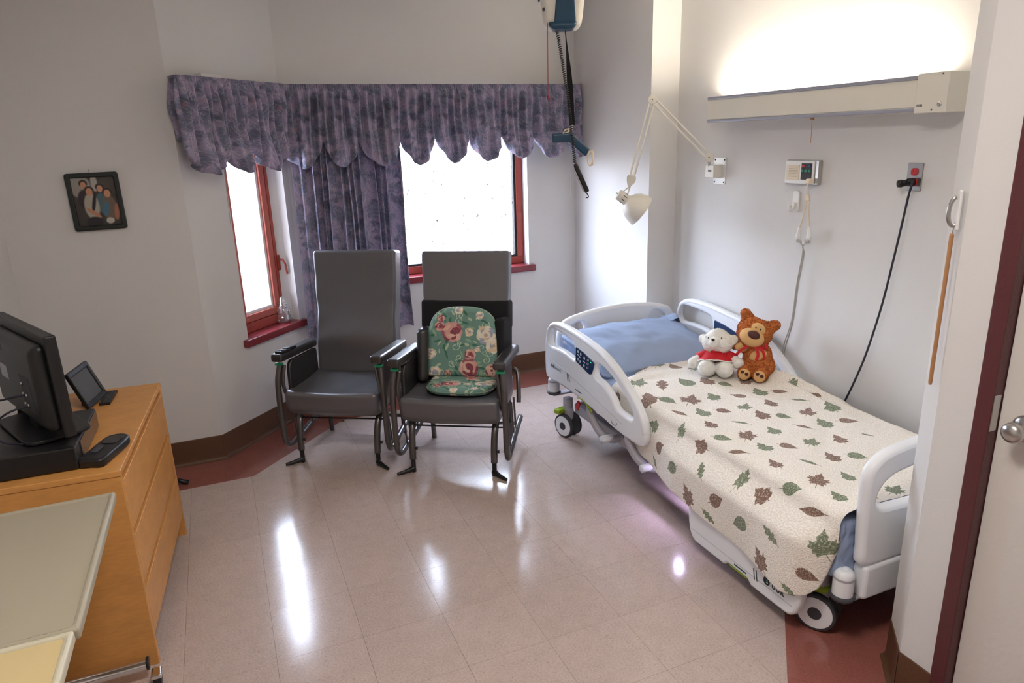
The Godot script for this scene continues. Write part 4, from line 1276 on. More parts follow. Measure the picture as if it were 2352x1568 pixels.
	for i in 15:
		var k := i / 14.0
		prof.append(Vector2((0.040 * (1.0 - k) + 0.009) * (1.0 + 0.10 * (1 if i % 2 else -1)), 0.012 + k * 0.155))
	prof.append(Vector2(0.0, 0.172))
	prof.push_front(Vector2(0.044, 0.0)); prof.push_front(Vector2(0.0, 0.0))
	part(ct, "body", Geo.new().lathe(Transform3D(), prof, 14).done(), M.crystal)
	for i in 40:
		var k := i / 40.0
		var a := i * 2.4
		var rr := 0.040 * (1.0 - k) + 0.012
		part(ct, "facet", Geo.new(false).ball(at(Vector3(cos(a) * rr, 0.014 + k * 0.15, sin(a) * rr), Basis(Vector3(cos(a), 1, sin(a)).normalized(), a)), Vector3(0.007, 0.007, 0.007) * (1.1 - 0.5 * k), 6).done(), M.crystal)

# ------------------------------------------------------------------ bed
func side_frame(x: float) -> Transform3D:    # outline x runs along world z, outline y up, z points to -x
	return Transform3D(Basis(Vector3(0, 0, 1), UPV, Vector3(-1, 0, 0)), Vector3(x, 0, 0))

func rail_outline(dy: float) -> PackedVector2Array:
	var p := []
	for q in [[-3.583, 0.372], [-3.592, 0.461], [-3.586, 0.573], [-3.566, 0.66], [-3.53, 0.707], [-3.46, 0.735], [-3.36, 0.742], [-3.25, 0.739], [-3.12, 0.728], [-2.99, 0.712], [-2.90, 0.692], [-2.84, 0.671], [-2.78, 0.645], [-2.70, 0.60], [-2.635, 0.556], [-2.58, 0.511], [-2.538, 0.455], [-2.522, 0.40], [-2.532, 0.352], [-2.57, 0.326], [-2.664, 0.323], [-2.80, 0.329], [-2.91, 0.343], [-3.15, 0.364], [-3.26, 0.372], [-3.44, 0.375], [-3.56, 0.368]]: p.append(Vector2(q[0], q[1] + dy))
	return curve2(p, 0.03)

func rail_holes(dy: float) -> Array:
	var out := []
	for h in [[[-3.548, 0.64], [-3.53, 0.675], [-3.48, 0.688], [-3.389, 0.688], [-3.278, 0.68], [-3.235, 0.668], [-3.222, 0.64], [-3.214, 0.592], [-3.235, 0.576], [-3.321, 0.587], [-3.43, 0.588], [-3.51, 0.582], [-3.542, 0.60]], [[-3.005, 0.60], [-2.975, 0.624], [-2.92, 0.625], [-2.838, 0.604], [-2.779, 0.58], [-2.702, 0.537], [-2.65, 0.495], [-2.626, 0.462], [-2.642, 0.438], [-2.715, 0.440], [-2.785, 0.448], [-2.82, 0.486], [-2.915, 0.535], [-2.985, 0.545], [-3.006, 0.565]]]:
		var p := []
		for q in h: p.append(Vector2(q[0], q[1] + dy))
		out.append(curve2(p, 0.02))
	return out

func build_bed() -> void:
	var bed := thing("hospital_bed", "white adjustable hospital bed standing along the right wall", "bed", at(Vector3(2.19, 0, -2.55)))
	# headboard and footboard
	var hb: Array = []
	for q in [[1.815, 0.30], [2.0, 0.29], [2.2, 0.29], [2.4, 0.29], [2.61, 0.30], [2.645, 0.45], [2.645, 0.60], [2.615, 0.68], [2.52, 0.715], [2.40, 0.735], [2.25, 0.745], [2.10, 0.738], [1.98, 0.722], [1.87, 0.695], [1.822, 0.655], [1.80, 0.58], [1.80, 0.44]]: hb.append(Vector2(q[0], q[1]))
	var hh := [curve2([Vector2(1.845, 0.56), Vector2(1.92, 0.55), Vector2(1.985, 0.56), Vector2(1.985, 0.63), Vector2(1.96, 0.665), Vector2(1.89, 0.65), Vector2(1.85, 0.62)], 0.02), curve2([Vector2(2.46, 0.56), Vector2(2.53, 0.55), Vector2(2.59, 0.56), Vector2(2.60, 0.62), Vector2(2.56, 0.655), Vector2(2.49, 0.675), Vector2(2.455, 0.64)], 0.02)]
	wpart(bed, "headboard", Geo.new().slab(at(Vector3(0, 0, -3.635)), curve2(hb, 0.03), hh, 0.045, 0.018, 3).done(), M.bed)
	var fb: Array = []
	for q in [[1.845, 0.33], [2.0, 0.325], [2.2, 0.325], [2.4, 0.325], [2.57, 0.33], [2.60, 0.40], [2.605, 0.56], [2.59, 0.67], [2.53, 0.73], [2.40, 0.755], [2.2, 0.762], [2.05, 0.757], [1.91, 0.742], [1.845, 0.71], [1.818, 0.66], [1.818, 0.54], [1.828, 0.40]]: fb.append(Vector2(q[0], q[1]))
	var fh := [curve2([Vector2(1.89, 0.545), Vector2(2.0, 0.535), Vector2(2.2, 0.53), Vector2(2.42, 0.535), Vector2(2.53, 0.545), Vector2(2.555, 0.58), Vector2(2.53, 0.63), Vector2(2.43, 0.66), Vector2(2.2, 0.67), Vector2(2.02, 0.662), Vector2(1.915, 0.64), Vector2(1.87, 0.585)], 0.02)]
	var foot := wpart(bed, "footboard", Geo.new().slab(at(Vector3(0, 0, -1.44)), curve2(fb, 0.03), fh, 0.045, 0.018, 3).done(), M.bed)
	wpart(foot, "apron", Geo.new().rbox(at(Vector3(2.215, 0.262, -1.442)), Vector3(0.73, 0.135, 0.058), 0.018, 3).done(), M.bed)
	# head side rails with their control panels
	for far in [false, true]:
		var x: float = 2.648 if far else 1.722
		var dy: float = 0.03 if far else 0.0
		var rail := wpart(bed, "side_rail", Geo.new().slab(side_frame(x), rail_outline(dy), rail_holes(dy), 0.044, 0.016, 3).done(), M.bed)
		var rim := []
		var ol := rail_outline(dy)
		for i in range(1, ol.size() - 1):
			if ol[i].x > -2.56 and ol[i].y < 0.39 + dy: break
			var tg := (ol[i + 1] - ol[i - 1]).normalized()
			var q := ol[i] + Vector2(tg.y, -tg.x) * 0.0155
			rim.append(Vector3(x - 0.008, q.y, q.x))
		wpart(rail, "grip_tube", Geo.new().tube(rim, 0.0165, 12).done(), M.bed)
		var px: float = x - 0.0235 if not far else x - 0.0235
		var pp := []
		for q in [[-3.196, 0.660], [-3.10, 0.648], [-3.005, 0.628], [-2.99, 0.618], [-3.022, 0.552], [-3.047, 0.545], [-3.12, 0.562], [-3.197, 0.577]]: pp.append(Vector2(q[0], q[1] + dy))
		var cp := wpart(rail, "control_panel", Geo.new().slab(side_frame(px), round_poly(pp, 0.012, 3, 0.02), [], 0.005, 0.002, 2).done(), M.navy, "navy keypad with white symbols")
		var marks := Geo.new()
		for q in [[-3.165, 0.640], [-3.135, 0.633], [-3.095, 0.622], [-3.168, 0.597], [-3.14, 0.589], [-3.10, 0.578]]:
			var c := side_frame(px - 0.003) * at(Vector3(q[0], q[1] + dy, 0.0))
			marks.slab(c, rect(0.014, 0.014, 0.002), [rect(0.011, 0.011, 0.0015)], 0.001, 0.0002, 1)
			marks.rbox(c, Vector3(0.0045, 0.0045, 0.001), 0.0003, 1)
		for q in [[-3.055, 0.622], [-3.058, 0.600], [-3.06, 0.578]]: marks.slab(side_frame(px - 0.003) * at(Vector3(q[0], q[1] + dy, 0.0)), rect(0.016, 0.011, 0.002), [rect(0.013, 0.008, 0.0015)], 0.001, 0.0002, 1)
		marks.rbox(side_frame(px - 0.003) * at(Vector3(-3.155, 0.617 + dy, 0), Basis(Vector3(0, 0, 1), -0.35)), Vector3(0.036, 0.004, 0.001), 0.0003, 1)
		marks.rbox(side_frame(px - 0.003) * at(Vector3(-3.10, 0.600 + dy, 0), Basis(Vector3(0, 0, 1), -0.25)), Vector3(0.028, 0.004, 0.001), 0.0003, 1)
		if not far:
			wpart(rail, "key_symbols", marks.done(), M.white_print)
			wpart(rail, "indicator_light", Geo.new().ball(at(Vector3(px - 0.003, 0.617, -3.025)), Vector3(0.001, 0.003, 0.003), 8).done(), M.led_green)
			wpart(rail, "panel_line", Geo.new().tube([Vector3(1.6995, 0.497, -3.54), Vector3(1.6995, 0.475, -3.30), Vector3(1.6995, 0.42, -2.93), Vector3(1.6995, 0.385, -2.72)], 0.0012, 4).done(), M.bed_grey)
			for k in 2: wpart(rail, "stripe", Geo.new().rbox(side_frame(1.699) * at(Vector3(-3.30 + k * 0.02, 0.452, 0), Basis(Vector3(0, 0, 1), 0.25)), Vector3(0.006, 0.045, 0.001), 0.0003, 1).done(), M.dark_print)
			wpart(rail, "stripe", Geo.new().rbox(side_frame(1.699) * at(Vector3(-3.17, 0.408, 0), Basis(Vector3(0, 0, 1), -0.05)), Vector3(0.07, 0.006, 0.001), 0.0003, 1).done(), M.dark_print)
			var arc := []
			for i in 9: arc.append(Vector3(1.6992, 0.372 - 0.02 * sin(PI * i / 8.0), -2.795 + 0.028 * cos(PI * i / 8.0)))
			wpart(rail, "angle_gauge", Geo.new().tube(arc, 0.0015, 4).done(), M.dark_print)
			var lt := world_of(rail).affine_inverse()
			lettering(rail, "lettering", "ook", 0.030, M.dark_print, lt * side_frame(1.6992) * at(Vector3(-3.488, 0.466, 0)) * at(Vector3.ZERO, Basis(Vector3(0, 0, 1), -0.04)), true)
			lettering(rail, "lettering", "snow 7", 0.027, M.pale_print, lt * side_frame(1.6992) * at(Vector3(-3.418, 0.463, 0)) * at(Vector3.ZERO, Basis(Vector3(0, 0, 1), -0.04)))
			# swing arms that carry the rail
			for q in [[-3.10, -3.02], [-2.72, -2.64]]:
				var arm := wpart(bed, "rail_arm", Geo.new().tube(curve3([Vector3(1.735, 0.37, q[0]), Vector3(1.728, 0.30, q[0] + 0.02), Vector3(1.745, 0.22, q[1]), Vector3(1.78, 0.19, q[1] + 0.06), Vector3(1.84, 0.20, q[1] + 0.08)], 5), 0.021, 10).done(), M.bed_grey)
				wpart(arm, "pivot", Geo.new().tube([Vector3(1.725, 0.20, q[1] + 0.06), Vector3(1.79, 0.20, q[1] + 0.06)], 0.02, 12).done(), M.bed)
			wpart(bed, "release_handle", Geo.new().tube(curve3([Vector3(1.706, 0.365, -3.19), Vector3(1.705, 0.372, -3.13), Vector3(1.708, 0.352, -3.07), Vector3(1.712, 0.33, -3.04)], 4), 0.006, 8).done(), M.bed_lime)
			wpart(bed, "pedal_marker", Geo.new().rbox(at(Vector3(1.745, 0.285, -3.26), Basis(Vector3.RIGHT, 0.5)), Vector3(0.012, 0.06, 0.03), 0.005, 2).done(), M.red_plastic)
	# lowered foot-end side panel with a finger notch
	var fp := []
	for q in [[-2.135, 0.066], [-1.935, 0.066], [-1.92, 0.086], [-1.80, 0.086], [-1.785, 0.066], [-1.585, 0.068], [-1.555, 0.095], [-1.54, 0.15], [-1.54, 0.34], [-1.57, 0.375], [-2.16, 0.375], [-2.19, 0.34], [-2.178, 0.16], [-2.165, 0.10]]: fp.append(Vector2(q[0], q[1]))
	var panel := wpart(bed, "foot_side_panel", Geo.new().slab(side_frame(1.72), round_poly(fp, 0.02, 4, 0.03), [], 0.04, 0.012, 3).done(), M.bed)
	wpart(panel, "release_handle", Geo.new().rbox(at(Vector3(1.72, 0.083, -1.86)), Vector3(0.03, 0.012, 0.11), 0.004, 1).done(), M.bed_lime)
	wpart(panel, "panel_line", Geo.new().tube([Vector3(1.6996, 0.118, -2.15), Vector3(1.6996, 0.118, -1.57)], 0.001, 4).done(), M.bed_grey)
	wpart(panel, "stripe", Geo.new().rbox(side_frame(1.6992) * at(Vector3(-1.84, 0.107, 0)), Vector3(0.07, 0.006, 0.001), 0.0003, 1).done(), M.dark_print)
	for k in 2: wpart(panel, "stripe", Geo.new().rbox(side_frame(1.6992) * at(Vector3(-1.765 + k * 0.014, 0.132, 0), Basis(Vector3(0, 0, 1), 0.2)), Vector3(0.005, 0.045, 0.001), 0.0003, 1).done(), M.dark_print)
	var pt := world_of(panel).affine_inverse()
	lettering(panel, "lettering", "ook", 0.036, M.dark_print, pt * side_frame(1.6992) * at(Vector3(-1.642, 0.142, 0)), true)
	var swirl := []
	for i in 26:
		var sr := 0.017 - 0.011 * i / 25.0
		swirl.append(Vector3(1.6992, 0.142 + sr * sin(i * 0.36 + 1.2), -1.697 + sr * cos(i * 0.36 + 1.2)))
	wpart(panel, "emblem", Geo.new().tube(swirl, 0.0035, 6).done(), M.dark_print)
	wpart(panel, "emblem", Geo.new().rbox(side_frame(1.6992) * at(Vector3(-1.697, 0.140, 0), Basis(Vector3(0, 0, 1), 0.5)), Vector3(0.012, 0.005, 0.001), 0.0003, 1).done(), M.green_plastic)
	# deck, beams, lifting legs
	wpart(bed, "deck", Geo.new().rbox(at(Vector3(2.19, 0.335, -2.54)), Vector3(0.84, 0.035, 2.10), 0.01, 1).done(), M.bed_grey)
	var fr := Geo.new()
	for x in [1.85, 2.53]: fr.rbox(at(Vector3(x, 0.185, -2.53)), Vector3(0.05, 0.06, 1.86), 0.01, 2)
	for z in [-3.44, -1.62]: fr.rbox(at(Vector3(2.19, 0.185, z)), Vector3(0.70, 0.06, 0.07), 0.01, 2)
	wpart(bed, "base_frame", fr.done(), M.bed_grey)
	for z in [-3.12, -1.95]: wpart(bed, "lift_leg", Geo.new().rbox(at(Vector3(2.19, 0.26, z)), Vector3(0.46, 0.12, 0.12), 0.015, 2).done(), M.bed_grey)
	wpart(bed, "actuator", Geo.new().tube([Vector3(2.19, 0.25, -3.0), Vector3(2.19, 0.22, -2.1)], 0.03, 12).done(), M.rubber)
	for c in [[1.80, -3.49, Vector3(-0.95, 0, 0.3)], [1.832, -1.575, Vector3(-0.86, 0, 0.5)], [2.55, -3.49, Vector3(-1, 0, 0)], [2.52, -1.575, Vector3(-0.9, 0, 0.4)]]:
		var ax: Vector3 = c[2].normalized()
		var o := Vector3(c[0], 0.074, c[1])
		var w := wpart(bed, "caster", Geo.new().rbox(at(o + Vector3(0, 0.075, 0), look(ax)), Vector3(0.07, 0.085, 0.045), 0.018, 2).tube([o + Vector3(0, 0.10, 0), o + Vector3(0, 0.17, 0)], 0.03, 12).done(), M.bed_grey)
		for s in [-1.0, 1.0]:
			var q: Vector3 = o + ax * 0.034 * s
			wpart(w, "wheel", Geo.new().tube([q - ax * 0.012, q - ax * 0.009, q + ax * 0.009, q + ax * 0.012], [0.067, 0.074, 0.074, 0.067], 28).done(), M.rubber)
			wpart(w, "wheel_cover", Geo.new().tube([q + ax * s * 0.010, q + ax * s * 0.0145], [0.063, 0.06], 28).done(), M.bed)
			wpart(w, "hub", Geo.new().tube([q + ax * s * 0.013, q + ax * s * 0.0165], 0.024, 20).done(), M.rubber)
	wpart(bed, "brake_pedal", Geo.new().rbox(at(Vector3(1.755, 0.168, -3.50), yaw(20)), Vector3(0.075, 0.028, 0.045), 0.006, 2).done(), M.bed_lime, "lime green pedal")
	wpart(bed, "brake_bar", Geo.new().tube(curve3([Vector3(1.78, 0.165, -1.60), Vector3(1.85, 0.165, -1.535), Vector3(1.95, 0.17, -1.50), Vector3(2.1, 0.17, -1.50)], 5), 0.016, 10).done(), M.bed_lime, "lime green bar")
	# corner bumpers
	for b in [[1.768, -3.615, 0.25], [1.80, -1.455, 0.215], [2.60, -3.615, 0.25]]:
		var bt := at(Vector3(b[0], b[2], b[1]))
		var bm := wpart(bed, "bumper", Geo.new().lathe(bt, [Vector2(0.0, 0.0), Vector2(0.032, 0.0), Vector2(0.0345, 0.004), Vector2(0.0345, 0.078), Vector2(0.031, 0.09), Vector2(0.022, 0.099), Vector2(0.012, 0.101), Vector2(0.010, 0.096), Vector2(0.0, 0.094)], 24).done(), M.bed)
		wpart(bm, "band", Geo.new().lathe(bt, [Vector2(0.0346, 0.066), Vector2(0.0355, 0.067), Vector2(0.0355, 0.074), Vector2(0.0346, 0.075)], 24).done(), M.bed_grey)
		wpart(bm, "rubber_ring", Geo.new().lathe(bt, [Vector2(0.0, -0.012), Vector2(0.038, -0.012), Vector2(0.043, -0.004), Vector2(0.041, 0.006), Vector2(0.0, 0.006)], 24).done(), M.rubber)
		wpart(bm, "bracket", Geo.new().rbox(at(Vector3(b[0] + 0.06 * (1.0 if b[0] < 2.0 else -1.0), b[2] - 0.016, b[1])), Vector3(0.15, 0.012, 0.05), 0.003, 1).done(), M.bed_grey)
	# night light under the deck
	var nl := wpart(bed, "night_light", Geo.new().tube([Vector3(1.865, 0.318, -2.44), Vector3(1.865, 0.308, -2.44)], 0.012, 14).done(), M.led_white, "small glowing light under the bed frame")
	var lamp := SpotLight3D.new()
	lamp.name = "night_lamp"
	lamp.light_color = Color(0.86, 0.80, 1.0)
	lamp.light_energy = 0.06
	lamp.light_size = 0.012
	lamp.spot_angle = 75.0
	lamp.spot_range = 12.0
	lamp.spot_attenuation = 2.0
	lamp.shadow_enabled = true
	bed.add_child(lamp)
	lamp.transform = world_of(bed).affine_inverse() * at(Vector3(1.865, 0.304, -2.44), Basis(Vector3.RIGHT, -PI / 2))
	# mattress in its blue sheet
	var wr := noise_at(5.0, 101, 3)
	var soft := func(p: Vector3) -> Vector3:
		var q := p
		var k := smoothstep(-0.55, -0.95, p.z)
		if p.y > 0: q.y += 0.006 * wr.get_noise_2d(p.x * 2.0, p.z * 2.0) + 0.03 * k
		q.x += 0.006 * wr.get_noise_2d(p.z * 3.0, p.y * 6.0) * signf(p.x)
		return q
	var mt := thing("mattress", "mattress in a fitted light blue sheet on the bed", "mattress", at(Vector3(2.19, 0.353, -2.545)))
	part(mt, "sheet", Geo.new().rbox(at(Vector3(0, 0.0745, 0)), Vector3(0.83, 0.145, 2.12), 0.045, 4, Vector3i(20, 2, 50), soft).done(), M.sheet)
	part(mt, "tucked_corner", Geo.new().rbox(at(Vector3(-0.372, 0.028, 1.053)), Vector3(0.10, 0.22, 0.05), 0.024, 3, Vector3i(8, 12, 4), func(p: Vector3) -> Vector3: return p + Vector3(0.016, 0.006, 0.008) * wr.get_noise_3d(p.x * 4.0, p.y * 4.0, p.z * 4.0)).done(), M.sheet)
	var pil := thing("pillow", "plump pillow in a light blue case at the head of the bed", "pillow", at(Vector3(2.20, 0.558, -3.315), Basis(Vector3.RIGHT, deg_to_rad(11.0))))
	var plump := func(p: Vector3) -> Vector3:
		var q := p
		var a := clampf(absf(p.x) / 0.40, 0, 1)
		var b := clampf(absf(p.z) / 0.28, 0, 1)
		var k := (1.0 - 0.75 * pow(a, 4.0)) * (1.0 - 0.75 * pow(b, 3.5))
		q.y *= k
		q.y += (0.012 * wr.get_noise_2d(p.x * 1.2, p.z * 1.6) + 0.006 * wr.get_noise_2d(p.x * 3.0 + 7.0, p.z * 1.0)) * signf(p.y)
		q.x *= 1.0 - 0.05 * (1.0 - b * b)
		q.z *= 1.0 - 0.05 * (1.0 - a * a)
		return q
	part(pil, "case", Geo.new().rbox(Transform3D(), Vector3(0.82, 0.20, 0.56), 0.05, 3, Vector3i(26, 3, 18), plump).done(), M.sheet)
	part(pil, "case_flap", Geo.new().sheet(14, 8, func(u: float, v: float) -> Array: return [Vector3(0.26 + 0.13 * u, 0.066 + 0.05 * sin(v * 2.2) * sin(u * PI) - 0.05 * u * u, -0.24 + 0.11 * v + 0.03 * sin(u * 5.0)), Vector2(u, v)]).done(), M.sheet)
	build_blanket()

func build_blanket() -> void:
	var wr := noise_at(3.2, 111, 3)
	var hem_pts := [[-3.10, 0.43, 1.765], [-2.95, 0.36, 1.762], [-2.72, 0.25, 1.757], [-2.55, 0.24, 1.745], [-2.375, 0.236, 1.70], [-2.28, 0.235, 1.678], [-2.118, 0.232, 1.675], [-1.961, 0.209, 1.675], [-1.862, 0.202, 1.675], [-1.745, 0.195, 1.675], [-1.692, 0.19, 1.672], [-1.605, 0.168, 1.672], [-1.553, 0.176, 1.68], [-1.517, 0.197, 1.70], [-1.491, 0.233, 1.725], [-1.48, 0.289, 1.74], [-1.471, 0.355, 1.755], [-1.464, 0.42, 1.765]]
	var along := func(z: float, k: int) -> float:
		var i := 0
		while i < hem_pts.size() - 2 and z > hem_pts[i + 1][0]: i += 1
		return lerpf(hem_pts[i][k], hem_pts[i + 1][k], clampf((z - hem_pts[i][0]) / (hem_pts[i + 1][0] - hem_pts[i][0]), 0, 1))
	var head := func(x: float) -> float:
		var q := [[1.70, -2.92], [1.80, -2.99], [1.95, -3.13], [2.15, -3.15], [2.35, -3.10], [2.48, -3.02], [2.56, -2.93], [2.64, -2.86]]
		var i := 0
		while i < q.size() - 2 and x > q[i + 1][0]: i += 1
		return lerpf(q[i][1], q[i + 1][1], clampf((x - q[i][0]) / (q[i + 1][0] - q[i][0]), 0, 1))
	var f := func(u: float, w: float) -> Array:
		# w runs from the wall side over the top to the hem; the last tenth turns under
		var ww := minf(w / 0.94, 1.0)
		var under := maxf((w - 0.94) / 0.06, 0.0)
		var x_guess := 2.615 - ww * 1.15
		var z: float = lerpf(head.call(maxf(x_guess, 1.74)), -1.464, 1.0 - pow(1.0 - u, 1.35))
		var drop: float = 0.515 - along.call(z, 1)
		var total := 0.815 + 0.055 + maxf(drop - 0.035, 0.0)
		var s := ww * total
		var p := Vector3(0, 0, z)
		var flare: float = 1.765 - along.call(z, 2)
		if s < 0.815:
			p.x = 2.615 - s
			p.y = 0.520
		elif s < 0.87:
			var a := (s - 0.815) / 0.055 * PI / 2
			p.x = 1.80 - 0.035 * sin(a)
			p.y = 0.520 - 0.035 * (1 - cos(a))
		else:
			var d := s - 0.87
			p.y = 0.485 - d
			p.x = 1.765 - flare * smoothstep(0.0, 0.10, d) + 0.010 * sin(z * 13.0 + 1.0) * smoothstep(0.08, 0.28, d) * smoothstep(-2.3, -2.0, z) * smoothstep(-1.5, -1.6, z)
		var top := smoothstep(0.86, 0.78, s)
		p.y += top * (0.006 + 0.010 * wr.get_noise_2d(p.x * 0.9, z * 0.9) + 0.004 * wr.get_noise_2d(p.x * 3.0, z * 3.0))
		# folds across the bed near the head, and a bunched ridge along the wall
		var near := smoothstep(-2.55, -2.95, z)
		p.y += top * near * (0.016 * exp(-pow((z - (-2.93 + (p.x - 2.0) * 0.12)) / 0.035, 2.0)) * smoothstep(2.35, 2.0, p.x) + 0.012 * exp(-pow((z - (-2.80 + (p.x - 2.0) * 0.2)) / 0.04, 2.0)) * smoothstep(2.2, 1.9, p.x))
		var ridge := smoothstep(-1.95, -2.4, z)
		p.y += ridge * (0.045 * exp(-pow((p.x - 2.575 + 0.03 * sin(z * 4.0)) / 0.028, 2.0)) + 0.022 * exp(-pow((p.x - 2.49 + 0.08 * (z + 2.4)) / 0.022, 2.0)))
		if s < 0.06: p.y -= (0.06 - s) * 0.9
		if u < 0.03: p.y -= (0.03 - u) / 0.03 * 0.018
		var m := Vector2((z + 3.25) / BLANKET_LONG, (s * 0.985 + 0.045) / BLANKET_WIDE)
		if under > 0.0:
			p.x += 0.016 * under
			p.y += 0.012 * sin(under * PI / 2) - 0.008 * sin(under * PI)
		return [p, m]
	var o := part(self, "blanket", Geo.new().sheet(150, 110, f).done(), M.blanket)
	tag(o, "cream fleece blanket printed with brown and green leaves, draped over the bed", "blanket")

# ------------------------------------------------------------------ teddy bears
func tufts(parent: Node, called: String, mesh: ArrayMesh, count: int, long: float, m: Material, sd: int) -> void:
	var arr := mesh.surface_get_arrays(0)
	var vs: PackedVector3Array = arr[Mesh.ARRAY_VERTEX]
	var ns: PackedVector3Array = arr[Mesh.ARRAY_NORMAL]
	var idx = arr[Mesh.ARRAY_INDEX]
	var r := RandomNumberGenerator.new()
	r.seed = sd
	var g := Geo.new()
	g.tri(Vector3(-0.35, 0, 0), Vector3(0.2, 0, 0.3), Vector3(0.25, 0.6, 0.1))
	g.tri(Vector3(0.2, 0, 0.3), Vector3(0.2, 0, -0.3), Vector3(0.25, 0.6, 0.1))
	g.tri(Vector3(0.2, 0, -0.3), Vector3(-0.35, 0, 0), Vector3(0.25, 0.6, 0.1))
	var mm := MultiMesh.new()
	mm.transform_format = MultiMesh.TRANSFORM_3D
	mm.mesh = g.done()
	mm.instance_count = count
	var n: int = vs.size() if idx == null else idx.size()
	for i in count:
		var t: int = (r.randi() % (n / 3)) * 3
		var ia: int = t if idx == null else idx[t]
		var ib: int = t + 1 if idx == null else idx[t + 1]
		var ic: int = t + 2 if idx == null else idx[t + 2]
		var a := r.randf()
		var b := r.randf() * (1.0 - a)
		var p := vs[ia] * (1 - a - b) + vs[ib] * a + vs[ic] * b
		var d := (ns[ia] + Vector3(r.randfn(0, 0.55), r.randfn(0, 0.55), r.randfn(0, 0.55))).normalized()
		var bs := look(d)
		bs = Basis(bs.x, bs.z, -bs.y).scaled_local(Vector3(long * 0.8, long * r.randf_range(0.7, 1.5), long * 0.8))
		mm.set_instance_transform(i, Transform3D(bs, p - ns[ia] * 0.002))
	var o := MultiMeshInstance3D.new()
	o.name = called
	o.multimesh = mm
	o.material_override = m
	o.set_meta("kind", "stuff")
	parent.add_child(o, true)

